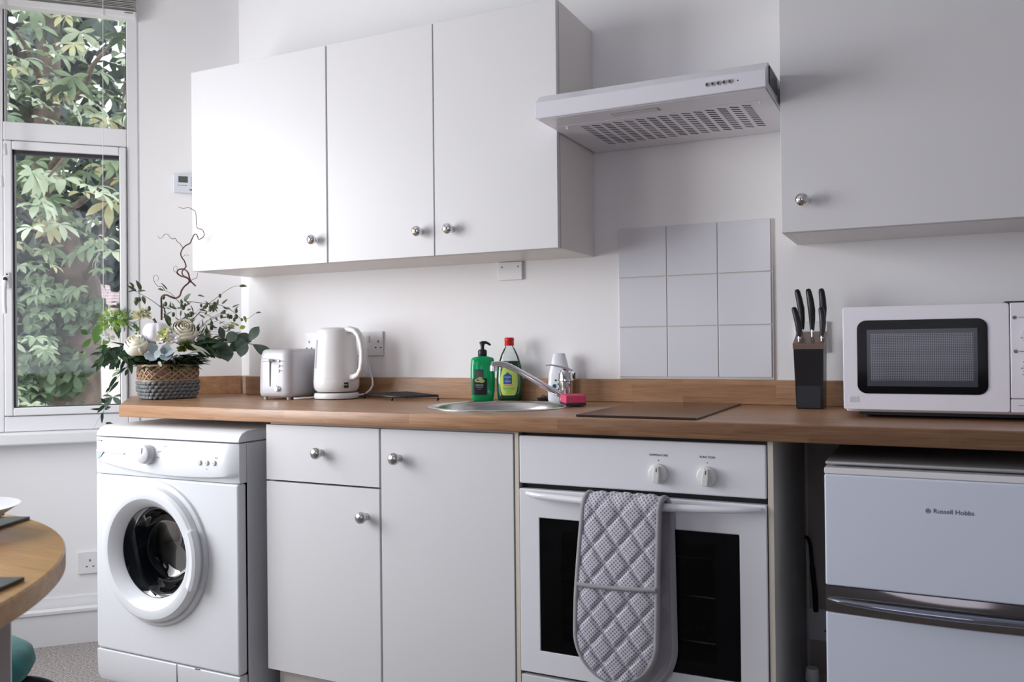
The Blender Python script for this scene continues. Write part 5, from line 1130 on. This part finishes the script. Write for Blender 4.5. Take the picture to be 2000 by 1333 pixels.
olive_branch([(z7([(270, 590), (410, 420), (560, 280), (700, 180), (830, 80), (960, 5), (1060, -10)]), 0.0, 0.03), (z7([(270, 590), (430, 420), (560, 470), (700, 540), (850, 630)]), 0.02, 0.05), (z7([(180, 240), (300, 250), (450, 270), (700, 290), (900, 370), (1030, 470), (1100, 540), (1200, 520), (1290, 460), (1330, 430), (1400, 430)]), 0.0, 0.05)],
    [(340 + x / 8.33, 560 + y / 8.33, r_) for x, y, r_ in ((150, 340, .009), (120, 310, .007), (180, 300, .006), (270, 450, .009), (300, 440, .007), (230, 470, .007), (530, 300, .008), (510, 330, .007), (590, 350, .008), (620, 330, .008), (660, 290, .009), (640, 380, .007), (745, 150, .007), (820, 410, .006), (770, 490, .007), (880, 480, .008), (930, 495, .007), (1010, 395, .008), (1010, 490, .009), (980, 540, .007), (1100, 540, .006), (525, 715, .008), (610, 600, .008), (610, 670, .009), (390, 690, .009), (585, 380, .007), (440, 310, .006))],
    [(340 + a / 8.33, 560 + b / 8.33, 340 + c / 8.33, 560 + d / 8.33, w_) for a, b, c, d, w_ in ((1060, -8, 1190, 0, .009), (160, 240, 275, 110, .010), (385, 140, 495, 170, .005), (1330, 430, 1420, 425, .006), (1000, 370, 1050, 325, .006), (640, 330, 720, 360, .007), (100, 260, 130, 200, .006))])
z3 = lambda l: S3(l, 220, 520, 5.126)
olive_branch([(z3([(480, 410), (400, 350), (300, 290), (240, 255), (200, 230)]), 0.0, 0.02), (z3([(680, 380), (600, 290), (560, 260), (480, 235)]), 0.0, 0.01)],
    [(220 + x / 5.126, 520 + y / 5.126, r_) for x, y, r_ in ((235, 340, .009), (268, 335, .008), (365, 425, .008), (530, 380, .008), (510, 315, .007), (608, 485, .008), (250, 330, .006))],
    [(220 + a / 5.126, 520 + b / 5.126, 220 + c / 5.126, 520 + d / 5.126, w_) for a, b, c, d, w_ in ((240, 255, 142, 195, .008), (215, 215, 165, 160, .007), (285, 240, 232, 140, .009), (250, 250, 335, 250, .006), (220, 245, 150, 262, .004), (300, 300, 325, 385, .008), (240, 330, 235, 400, .010), (510, 245, 450, 230, .007), (550, 240, 480, 165, .004), (640, 430, 560, 405, .008), (575, 590, 510, 470, .012), (560, 500, 575, 600, .008))])
# big dark leaves on the right
m = MB(); stem(m, z7([(250, 880), (500, 930), (700, 920), (850, 910), (1050, 930), (1200, 930), (1280, 940)]), 0.0022, 0.0012, 0.0, 0.06); stem(m, z7([(360, 780), (430, 820), (500, 890)]), 0.0012, 0.0008, 0.02, 0.04)
eb = obj('eucalyptus_branch', m, STEM, fl, smooth=60)
m = MB()
for (bx, by, tx, ty, wd, d0, d1) in ((800, 900, 745, 650, .0155, .05, .05), (820, 890, 1040, 770, .026, .05, .06), (1020, 820, 1120, 1010, .026, .06, .07), (1160, 850, 1085, 1150, .027, .06, .08), (1215, 900, 1385, 650, .0225, .06, .07), (1275, 940, 1600, 1150, .0245, .06, .09), (840, 930, 880, 1225, .028, .05, .08), (1040, 930, 930, 1050, .022, .05, .06), (1000, 780, 1260, 900, .026, .05, .06), (850, 960, 690, 1080, .018, .05, .07), (780, 960, 660, 860, .012, .05, .03), (720, 980, 760, 1180, .018, .06, .07), (1060, 850, 870, 880, .022, .055, .05)):
    m.leaf(A(340 + bx / 8.33, 560 + by / 8.33, d0), A(340 + tx / 8.33, 560 + ty / 8.33, d1), ND * 0.8 + Zv * 0.35 + LD * random.uniform(-.3, .3), wd * 1.65, 0.12, 0.10, shape=0.6)
obj('leaves', m, LEAF_E, eb, smooth=60)
m = MB()
for (bx, by, tx, ty, wd) in ((1180, 560, 1130, 480, .010), (1060, 680, 1160, 650, .015), (1150, 480, 1170, 590, .009), (900, 580, 1000, 610, .009), (980, 600, 1060, 640, .008)):
    m.leaf(A(340 + bx / 8.33, 560 + by / 8.33, 0.04), A(340 + tx / 8.33, 560 + ty / 8.33, 0.05), ND, wd, 0.1, 0.1, shape=0.6)
obj('lime_leaves', m, LEAF_L, fl, smooth=60)
# blue-grey leaves in front
z8 = lambda x, y: (250 + x / 9.52, 660 + y / 9.52)
m = MB()
for (bx, by, tx, ty, wd, d0, d1) in ((480, 320, 420, 90, .030, .09, .08), (470, 290, 330, 400, .030, .09, .11), (500, 330, 400, 430, .026, .09, .12), (500, 400, 590, 230, .018, .12, .13), (690, 300, 730, 110, .024, .10, .10), (700, 280, 830, 290, .030, .10, .12), (680, 300, 720, 430, .030, .10, .13), (690, 290, 600, 200, .020, .10, .11), (350, 60, 280, -60, .020, .07, .07)):
    b_ = z8(bx, by); t_ = z8(tx, ty); m.leaf(A(*b_, d0), A(*t_, d1), ND * 0.75 + Zv * 0.5, wd * 1.3, 0.12, 0.06, shape=0.6)
obj('blue_grey_leaves', m, LEAF_B, fl, smooth=60)
m = MB(); m.leaf(A(*z8(570, 440), .125), A(*z8(625, 545), .135), ND, 0.010, 0.1, 0.1); m.leaf(A(*z8(1180, 250), .09), A(*z8(1420, 260), .10), ND + Zv, 0.010, 0.1, 0.1)
m.leaf(A(*z8(1140, 100), .09), A(405, 673 + 24, .12), ND + Zv, 0.012, 0.1, 0.1); m.leaf(A(383, 676, .1), A(411, 694, .12), ND * .6 + Zv, 0.010, 0.1, 0.1)
obj('pale_leaves', m, mat('pale_leaf', (0.55, 0.60, 0.50), 0.5), fl, smooth=60)
# dense dark filler foliage
random.seed(5); mD = MB(); mM = MB()
for i in range(330):
    a = random.uniform(0, 2 * PI); el = random.uniform(-0.15, 1.0); rr_ = random.uniform(0.03, 0.075)
    c = G + LD * (rr_ * 1.15 * math.cos(a)) + ND * (rr_ * 0.9 * math.sin(a)) + Vector((0, 0, 0.112 + random.uniform(0, 0.035)))
    d = (LD * math.cos(a) * 1.5 + ND * math.sin(a) + Zv * random.uniform(-0.35, 0.55)).normalized()
    L_ = random.uniform(0.035, 0.075)
    (mD if random.random() < 0.72 else mM).leaf(c, c + d * L_, Zv + Vector((random.uniform(-.6, .6), random.uniform(-.6, .6), 0)), random.uniform(0.010, 0.020), 0.2, 0.15)
for i in range(70):   # left fan of narrow leaves
    x = random.uniform(195, 262); y = random.uniform(672, 706); c = A(x, y, random.uniform(0, 0.06)); ang = random.uniform(-2.9, -1.0) if x < 240 else random.uniform(-2.6, -0.4)
    d = (LD * math.cos(ang) + Zv * math.sin(ang) * 0.9 + ND * random.uniform(-.3, .5)).normalized(); (mD if random.random() < .6 else mM).leaf(c, c + d * random.uniform(0.03, 0.06), ND + Zv * 0.5, random.uniform(0.008, 0.016), 0.15, 0.15)
for i in range(55):   # right lower fan
    x = random.uniform(375, 425); y = random.uniform(665, 690); c = A(x, y, random.uniform(0.02, 0.07)); ang = random.uniform(-1.1, 0.35)
    d = (LD * math.cos(ang) + Zv * math.sin(ang) * 0.9 + ND * random.uniform(-.2, .5)).normalized(); (mD if random.random() < .6 else mM).leaf(c, c + d * random.uniform(0.03, 0.06), ND + Zv * 0.5, random.uniform(0.009, 0.018), 0.15, 0.15)
for (bx, by, tx, ty, wd) in ((325, 622, 333, 640, .013), (250, 675, 215, 668, .006), (262, 660, 240, 676, .010), (268, 650, 252, 672, .010), (235, 678, 192, 690, .009)): mD.leaf(A(bx, by, .02), A(tx, ty, .03), ND, wd, 0.1, 0.1)
obj('dark_foliage', mD, LEAF_D, fl, smooth=60); obj('mid_foliage', mM, LEAF_M, fl, smooth=60)
m = MB(); m.loops([[G + bn * (0.055 * k * math.cos(a)) + bl_ * (0.085 * k * math.sin(a)) + Vector((0, 0, z)) for a in [2 * PI * i / 24 for i in range(24)]] for k, z in ((1, 0.095), (1, 0.112), (0.8, 0.13), (0.4, 0.14))]); obj('moss_base', m, LEAF_D, fl, smooth=60)
# round bright leaves at the left
m = MB(); z6 = lambda x, y: (160 + x / 8.33, 560 + y / 8.33)
for (bx, by, tx, ty, wd) in ((215, 945, 285, 620, .034), (100, 780, -20, 710, .018), (165, 840, 0, 1000, .018), (330, 950, 450, 830, .022), (270, 1040, 380, 990, .014), (910, 690, 840, 600, .012), (880, 740, 930, 660, .012), (20, 1080, 60, 1190, .010), (30, 1060, -30, 1080, .008)):
    m.leaf(A(*z6(bx, by), 0.0), A(*z6(tx, ty), 0.01), ND, wd, 0.08, 0.05, shape=0.6)
m2 = MB(); stem(m2, [z6(*q) for q in ((420, 960), (210, 940), (170, 850), (130, 800))], 0.0009, 0.0006, 0, 0, 5)
lv = obj('green_leaf_sprig', m2, GSTEM, fl, smooth=60); obj('leaves', m, mat('bright_green_leaf', (0.13, 0.26, 0.07), 0.45, spec=0.3), lv, smooth=60)  # a brighter green than the dark and mid foliage
# green umbels
def umbel(px, py, d, R_, matl, n, name, up=None):
    c = A(px, py, d); m = MB(); random.seed(int(px))
    for i in range(n):
        th_ = math.acos(random.uniform(-0.75, 1)); ph = random.uniform(0, 2 * PI); v = Vector((math.sin(th_) * math.cos(ph), math.sin(th_) * math.sin(ph), math.cos(th_))); rr_ = R_ * random.uniform(0.75, 1.05)
        p1 = c + v * rr_ * 0.62; m.tube([c, p1], 0.0005, 3)
        for j in range(5):
            w_ = (v + Vector((random.uniform(-.45, .45), random.uniform(-.45, .45), random.uniform(-.45, .45)))).normalized(); m.tube([p1, p1 + w_ * rr_ * 0.4], 0.00045, 3)
            if matl is FERN: m.ball(tuple(p1 + w_ * rr_ * 0.4), 0.0013, 4, rings=3)
    m.tube([c, A(px + 14, py + 18, d - 0.01)], 0.0018, 6)
    obj(name, m, matl, fl)
umbel(221, 627, 0.01, 0.052, FERN, 95, 'green_umbel'); umbel(243, 628, -0.01, 0.052, FERN2, 80, 'fine_umbel')
# white blossom below the umbel, cream shaggy flower
def petals(m, c, axis, rows, seed=1):
    random.seed(seed); ax = Vector(axis).normalized(); e1 = ax.orthogonal().normalized(); e2 = ax.cross(e1)
    for (n, r_in, r_out, h0, h1, wd, curl) in rows:
        off = random.uniform(0, 2 * PI)
        for i in range(n):
            a = off + 2 * PI * i / n + random.uniform(-.1, .1); d = e1 * math.cos(a) + e2 * math.sin(a)
            m.leaf(c + d * r_in + ax * h0, c + d * r_out + ax * h1, ax * 0.3 - d, wd, curl, 0.05, 7, 0.6)
def rose(name, px, py, d, R_, axis, matl, seed):
    c = A(px, py, d); ax = Vector(axis).normalized(); m = MB(); e1 = ax.orthogonal().normalized(); e2 = ax.cross(e1); random.seed(seed)
    # cupped petals wrapped round each other: each a curved shell
    for row, (n, rb, rt, h0, h1, span) in enumerate(((3, 0.10, 0.16, -0.2, 0.62, 2.4), (4, 0.22, 0.34, -0.35, 0.66, 2.0), (5, 0.42, 0.55, -0.5, 0.62, 1.7), (5, 0.66, 0.76, -0.65, 0.50, 1.6), (6, 0.88, 0.98, -0.75, 0.28, 1.45))):
        off = random.uniform(0, 6)
        for i in range(n):
            a0 = off + 2 * PI * i / n + random.uniform(-.12, .12); rings = []
            for j in range(6):
                v = j / 5; z = h0 + (h1 - h0) * v; bell = math.sin(PI * (0.25 + 0.62 * v)); r_ = (rb + (rt - rb) * v) * (0.55 + 0.5 * bell) + (0.06 * (v ** 4) if row > 1 else 0); sp_ = span * (0.5 + 0.5 * math.sin(PI * (0.1 + 0.55 * v)))
                if v == 1: sp_ *= 0.75
                rings.append([c + (e1 * math.cos(a0 + sp_ * (k / 7 - 0.5)) + e2 * math.sin(a0 + sp_ * (k / 7 - 0.5))) * R_ * r_ * (1 + 0.05 * abs(k - 3.5) / 3.5 + 0.03 * i / n) + ax * (R_ * (z - 0.07 * ((k - 3.5) / 3.5) ** 2)) for k in range(8)])
            m.loops(rings, False, False, closed=False)
    o = obj(name, m, matl, fl, smooth=60); md = o.modifiers.new('thick', 'SOLIDIFY'); md.thickness = 0.0007
    return o
rose('rose', 265.5, 671, 0.075, 0.0400, ND * 0.55 - LD * 0.15 + Zv * 0.85, CREAM, 3)
rose('rose', 358.5, 645, 0.050, 0.0470, ND * 0.75 + LD * 0.1 + Zv * 0.55, CREAM, 8)
rose('rose', 356, 612 + 35, 0.02, 0.04, ND * 0.3 - LD * 0.5 + Zv * 0.8, IVORY, 9)
def puff(name, px, py, d, R_, matl, n, seed):
    c = A(px, py, d); m = MB(); random.seed(seed)
    for i in range(n):
        th_ = math.acos(random.uniform(-0.4, 1)); ph = random.uniform(0, 2 * PI); v = Vector((math.sin(th_) * math.cos(ph), math.sin(th_) * math.sin(ph), math.cos(th_)))
        m.leaf(c + v * R_ * 0.2, c + v * R_ * random.uniform(.8, 1.05), v.orthogonal(), R_ * 0.22, 0.15, 0.2, 3)
    return obj(name, m, matl, fl, smooth=60)
puff('shaggy_flower', 277, 617, 0.02, 0.036, mat('pale_lemon_petal', (0.86, 0.84, 0.58), 0.5), 190, 4)
puff('white_blossom', 205, 655, 0.035, 0.020, WPET, 60, 5); puff('white_blossom', 213, 662, 0.04, 0.022, WPET, 60, 6)
puff('white_blossom', 400, 655, 0.0, 0.028, mat('pale_green_petal', (0.70, 0.76, 0.64), 0.6), 80, 7); puff('white_blossom', 446, 640, -0.01, 0.026, mat('pale_green_petal_', (0.72, 0.78, 0.66), 0.6), 70, 8); puff('white_blossom', 328, 600, -0.01, 0.014, WPET, 40, 9)
puff('green_cluster_flower', 364, 681, 0.075, 0.034, mat('moss_green_floret', (0.17, 0.24, 0.035), 0.6), 240, 10); puff('green_cluster_flower', 402, 668, 0.05, 0.026, mat('moss_green_floret_', (0.15, 0.22, 0.04), 0.6), 160, 11)
# small white pumpkin
pc = A(306, 650, 0.055); m = MB(); rings = []
for j in range(1, 16):
    ph = PI * j / 16; ring = []
    for k in range(56):
        a = 2 * PI * k / 56; rr_ = 0.046 * math.sin(ph) ** 0.8 * (1 - 0.09 * (1 - abs(math.sin(a * 4))) ** 1.6); z = 0.040 * math.cos(ph) - (0.012 * math.exp(-(math.sin(ph) / 0.35) ** 2) if ph < PI / 2 else 0)
        ring.append(pc + Vector((rr_ * math.cos(a), rr_ * math.sin(a), z)))
    rings.append(ring)
m.loops(rings[::-1]); pk = obj('pumpkin', m, mat('white_pumpkin_skin', (0.80, 0.80, 0.88), 0.45), fl, smooth=60)
m = MB(); m.tube([pc + Vector((0, 0, 0.024)), pc + Vector((0.0, 0, 0.038)) - LD * 0.004, pc + Vector((0, 0, 0.048)) - LD * 0.010], [0.006, 0.0042, 0.0048], 8); obj('stalk', m, BARK, pk, smooth=60)
# alstroemeria-like flowers
def lily(px, py, d, sc, matl, seed):
    c = A(px, py, d); m = MB(); petals(m, c, ND + Zv * 0.4, ((6, 0.001, 0.020 * sc, 0, 0.012 * sc, 0.013 * sc, 0.25), (3, 0.001, 0.012 * sc, 0, 0.018 * sc, 0.008 * sc, 0.2)), seed); return obj('alstroemeria', m, matl, fl, smooth=60)
lily(318, 655, 0.115, 1.0, YPET, 1); lily(323, 648, 0.105, 0.8, YPET, 5); lily(326, 653, 0.11, 0.8, IVORY, 2); lily(310, 665, 0.12, 1.0, IVORY, 3); lily(338, 662, 0.11, 1.1, WPET, 4); lily(333, 669, 0.11, 0.9, IVORY, 6); lily(322, 662, 0.12, 0.7, YPET, 7)
random.seed(31); m = MB(); ms = MB()
for i in range(95):
    px = random.uniform(318, 455); py = random.uniform(592, 668); c = A(px, py, random.uniform(-0.04, 0.035)); ang = random.uniform(-0.6, 2.6)
    d = (LD * math.cos(ang) + Zv * math.sin(ang) * 0.8 + ND * random.uniform(-.5, .5)).normalized(); m.leaf(c, c + d * random.uniform(0.015, 0.034), ND + Zv * 0.5, random.uniform(0.004, 0.009), 0.15, 0.15, 4)
    if i % 4 == 0: ms.tube(smooth_path([A(345 + (px - 345) * 0.4, 660, 0.0), A(px * 0.6 + 345 * 0.4, py * 0.5 + 325, 0.0), c]), 0.0006, 4)
sp2 = obj('fine_sprigs', ms, STEM, fl, smooth=60); obj('leaves', m, mat('grey_green_leaf', (0.20, 0.25, 0.15), 0.55, color2=(0.10, 0.14, 0.08), nscale=40), sp2, smooth=60)
# trailing sprig at the left
m = MB(); tr = [(262, 705), (245, 720), (232, 735), (220, 752), (210, 768), (206, 785), (202, 805), (200, 825)]
P_ = stem(m, tr, 0.0011, 0.0006, 0.03, 0.10, 5); stem(m, [(206, 800), (195, 815), (183, 838)], 0.0004, 0.0003, .09, .10, 4); ts = obj('trailing_sprig', m, GSTEM, fl, smooth=60)
m = MB()
for (bx, by, tx, ty, wd, dd) in ((246, 718, 228, 733, .008, .05), (228, 735, 212, 760, .012, .06), (232, 745, 212, 768, .010, .07), (215, 757, 206, 768, .008, .06), (206, 788, 197, 778, .012, .08), (207, 785, 216, 776, .008, .08), (203, 795, 214, 790, .014, .09), (200, 800, 176, 800, .008, .09), (204, 792, 190, 807, .012, .09), (204, 800, 217, 795, .012, .09), (200, 806, 199, 828, .009, .10), (206, 826, 232, 838, .015, .10), (250, 722, 244, 735, .012, .05)):
    m.leaf(A(bx, by, dd), A(tx, ty, dd + 0.01), ND + Zv * 0.3, wd, 0.12, 0.12)
obj('leaves', m, LEAF_D, ts, smooth=60)
# yellow blossom stub at right back
puff('shaggy_flower', 436, 649, 0.02, 0.012, mat('yellow_floret', (0.75, 0.66, 0.22), 0.6), 30, 12)

# ------------------------------------------------------------------ outside: tree, bushes, house, ground
def O(px, py, w_): r = pray(px, py); return CAM + r * w_          # a point w_ metres away along the view axis
TLEAF = []
def tleaf(name, c1, c2):
    m_ = mat(name, c1, 0.42, color2=c2, nscale=7, spec=0.5); n_ = m_.node_tree; p = n_.nodes['Principled BSDF']; return m_
L1 = tleaf('chestnut_leaf_pale_skylit', (0.50, 0.55, 0.42), (0.30, 0.38, 0.24)); L2 = tleaf('chestnut_leaf_green', (0.20, 0.26, 0.15), (0.10, 0.15, 0.085)); L3 = tleaf('chestnut_leaf_dark_shaded', (0.045, 0.075, 0.045), (0.02, 0.04, 0.03)); L4 = tleaf('chestnut_leaf_yellow', (0.46, 0.47, 0.26), (0.40, 0.34, 0.20))  # pale tone holds whitish undersides and sky reflection, dark tone holds inner shade
ct = thing('chestnut_tree', 'large horse chestnut tree with drooping palmate leaves outside the bay window', 'tree', tuple(O(150, 900, 7.2)[:2]) + (-0.9,))
BRK = mat('tree_bark', (0.165, 0.125, 0.105), 0.9, color2=(0.075, 0.06, 0.05), nscale=9, bump=1.0, bscale=14)
m = MB(); m.tube([O(128, 1010, 7.2), O(135, 800, 7.2), O(142, 700, 7.2), O(146, 620, 7.2), O(138, 560, 7.2), O(122, 500, 7.15), O(100, 430, 7.1), O(90, 340, 7.1), O(95, 150, 7.1), O(100, -200, 7.1)], [0.30, 0.25, 0.215, 0.215, 0.235, 0.18, 0.13, 0.11, 0.09, 0.06], 20); tk = obj('trunk', m, BRK, ct, smooth=60)
for pts in ([(146, 580, 7.2), (185, 510, 7.0), (205, 430, 6.7), (230, 300, 6.4), (250, 100, 6.2)], [(120, 500, 7.1), (60, 420, 6.6), (0, 330, 6.2), (-60, 250, 6)], [(100, 420, 7.1), (150, 400, 6.3), (200, 360, 5.6), (240, 330, 5.2)], [(95, 340, 7.1), (110, 310, 6), (140, 290, 5.4), (95, 345, 5.1)], [(95, 150, 7.1), (150, 190, 6.0), (180, 130, 5.3), (215, 90, 5.0)], [(95, 200, 7.1), (60, 110, 6), (30, 60, 5.3)]):
    m = MB(); P_ = smooth_path([O(*q) for q in pts]); k = len(P_); m.tube(P_, [0.034 * (1 - 0.8 * i / (k - 1)) for i in range(k)], 8); obj('branch', m, BRK, ct, smooth=60)
def palmate(m, c, down, size, rng):
    d0 = Vector(down).normalized(); side = d0.cross(Zv); side = side.normalized() if side.length > .1 else Vector((1, 0, 0)); nrm = side.cross(d0)
    n = rng.choice((5, 5, 6, 7))
    for i in range(n):
        a = math.radians(-98 + 196 * i / (n - 1)) + rng.uniform(-.12, .12); L_ = size * (0.62 + 0.38 * math.cos(a)) * rng.uniform(.9, 1.1)
        d = d0 * math.cos(a) + side * math.sin(a) + nrm * rng.uniform(-.15, .1); m.leaf(c, c + d * L_, nrm, L_ * 0.30, 0.25, 0.2, 5, 0.6)
rng = random.Random(21); F = {k: MB() for k in 'abcd'}
def keep(px, py):
    if 95 < px < 195 and 600 < py < 790: return rng.random() < 0.13
    if 90 < px < 190 and 520 < py < 600: return rng.random() < 0.35
    if px > 188 and py > 530: return rng.random() < 0.42
    return True
cnt = 0
while cnt < 560:
    px = rng.uniform(-140, 330); py = rng.uniform(-140, 800)
    if not keep(px, py): continue
    w_ = rng.uniform(4.9, 6.6); c = O(px, py, w_); vd = (CAM - c).normalized()
    down = Vector((rng.uniform(-.7, .9), rng.uniform(-.7, .7), 0)) + vd * rng.uniform(-.2, .8) - Zv * rng.uniform(0.15, 0.9)
    k = rng.random(); up_ = py < 460
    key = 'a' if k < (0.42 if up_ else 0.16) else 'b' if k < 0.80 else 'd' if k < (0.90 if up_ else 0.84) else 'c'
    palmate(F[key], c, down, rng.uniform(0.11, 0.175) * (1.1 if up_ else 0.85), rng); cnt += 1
for i in range(420):   # inner leaves round the limbs, shade put in by the dark leaf colour
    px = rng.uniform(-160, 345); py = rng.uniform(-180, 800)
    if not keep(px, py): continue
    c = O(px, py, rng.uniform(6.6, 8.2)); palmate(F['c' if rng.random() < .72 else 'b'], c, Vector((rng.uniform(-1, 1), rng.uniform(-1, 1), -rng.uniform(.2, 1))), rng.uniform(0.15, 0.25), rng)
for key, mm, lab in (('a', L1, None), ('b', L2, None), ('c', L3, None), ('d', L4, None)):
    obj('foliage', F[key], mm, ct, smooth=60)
# ivy on the left of the trunk
mi = MB()
for i in range(420):
    py = rng.uniform(540, 800); px = rng.gauss(92 if py < 700 else 70, 20); c = O(px, py, rng.uniform(6.7, 7.15)); d = Vector((rng.uniform(-1, 1), rng.uniform(-1, 0.3), rng.uniform(-1, .3))).normalized()
    mi.leaf(c, c + d * rng.uniform(.06, .11), -fw + Zv * 0.5, rng.uniform(.05, .09), 0.15, 0.15, 3, 0.6)
for i in range(160):
    px = rng.uniform(118, 200); py = rng.gauss(610 if px > 140 else 590, 14); c = O(px, py, rng.uniform(6.6, 6.95)); d = Vector((rng.uniform(-1, 1), rng.uniform(-1, 0.3), rng.uniform(-1, .3))).normalized(); mi.leaf(c, c + d * rng.uniform(.06, .12), -fw + Zv * 0.5, rng.uniform(.05, .08), 0.15, 0.15, 3, 0.6)
for i in range(260):
    px = rng.uniform(20, 170); py = rng.gauss(727, 16); c = O(px, py, rng.uniform(6.3, 6.9)); d = Vector((rng.uniform(-1, 1), rng.uniform(-1, 0.3), rng.uniform(-1, .3))).normalized(); mi.leaf(c, c + d * rng.uniform(.07, .14), -fw + Zv * 0.5, rng.uniform(.06, .09), 0.15, 0.15, 3, 0.6)
obj('ivy', mi, mat('ivy_leaf', (0.13, 0.19, 0.105), 0.4, color2=(0.05, 0.085, 0.045), nscale=3), ct, smooth=60)
# dark evergreen behind
ev = thing('evergreen_tree', 'dark evergreen tree behind the horse chestnut', 'tree', tuple(O(60, 600, 11)[:2]) + (-0.9,))
m = MB(); m.tube([O(60, 900, 11), O(60, 300, 11), O(60, -100, 11)], [0.25, 0.2, 0.1], 10); obj('trunk', m, BRK, ev)
mf = MB()
for i in range(2600):
    px = rng.uniform(-330, 480); py = rng.uniform(-330, 540 if px > 150 else 790)
    if px > 195 and py < 170 and rng.random() < .75: continue
    c = O(px, py, rng.uniform(9.6, 12)); d = Vector((rng.uniform(-1, 1), rng.uniform(-1, 1), -rng.uniform(0, 1))).normalized(); mf.leaf(c, c + d * rng.uniform(.3, .5), -fw + Zv * 0.4, rng.uniform(.16, .28), 0.15, 0.1, 3, 0.6)
obj('foliage', mf, mat('evergreen_leaf', (0.035, 0.055, 0.050), 0.5, color2=(0.015, 0.025, 0.028), nscale=1.5), ev)
# neighbour's house and ground
hs = thing('neighbour_house', 'pale rendered house with a pinkish tiled roof seen low behind the tree', 'house', tuple(O(215, 640, 20)[:2]) + (-0.9,))
hx = RT.copy(); hx.z = 0; hx.normalize(); hy = Vector((fw.x, fw.y, 0)).normalized(); hc = O(190, 640, 20); hc.z = 0
def hp(a, b, z): q = hc + hx * a + hy * b; return (q.x, q.y, z)
m = MB(); m.loops([[hp(-3.5, 0, z), hp(6, 0, z), hp(6, 5, z), hp(-3.5, 5, z)] for z in (-0.9, 1.75)]); obj('house_wall', m, mat('pale_render', (0.72, 0.66, 0.62), 0.8), hs)
RF = mat('pinkish_roof_tiles', (0.46, 0.32, 0.32), 0.8); n_ = RF.node_tree
bk_ = n_.nodes.new('ShaderNodeTexBrick'); bk_.inputs['Scale'].default_value = 3.0; bk_.inputs['Color1'].default_value = (0.36, 0.28, 0.28, 1); bk_.inputs['Color2'].default_value = (0.30, 0.23, 0.24, 1); bk_.inputs['Mortar'].default_value = (0.18, 0.14, 0.14, 1); bk_.inputs['Mortar Size'].default_value = 0.04
tcn = n_.nodes.new('ShaderNodeTexCoord'); sp = n_.nodes.new('ShaderNodeSeparateXYZ'); c2 = n_.nodes.new('ShaderNodeCombineXYZ'); n_.links.new(tcn.outputs['Object'], sp.inputs[0]); n_.links.new(sp.outputs['X'], c2.inputs[0]); n_.links.new(sp.outputs['Z'], c2.inputs[1]); n_.links.new(c2.outputs[0], bk_.inputs['Vector']); n_.links.new(bk_.outputs['Color'], n_.nodes['Principled BSDF'].inputs['Base Color'])
m = MB(); m.add([hp(-3.8, -0.4, 1.75), hp(6.3, -0.4, 1.75), hp(6.3, 2.5, 3.5), hp(-3.8, 2.5, 3.5), hp(-3.8, 5.4, 1.75), hp(6.3, 5.4, 1.75)], [(0, 1, 2, 3), (3, 2, 5, 4), (0, 3, 4), (1, 5, 2)]); obj('roof', m, RF, hs)
m = MB(); m.loops([[hp(-3.8, -0.42, z), hp(6.3, -0.42, z), hp(6.3, -0.36, z), hp(-3.8, -0.36, z)] for z in (1.62, 1.76)]); obj('gutter', m, W_UPVC, hs)
m = MB(); m.add([(-40, -20, -0.9), (-1.4, -20, -0.9), (-1.4, 0.3, -0.9), (8, 0.3, -0.9), (8, 40, -0.9), (-40, 40, -0.9)], [(0, 1, 2, 3, 4, 5)]); struct('ground', m, mat('pale_gravel', (0.55, 0.52, 0.49), 0.9, color2=(0.42, 0.40, 0.37), nscale=6))
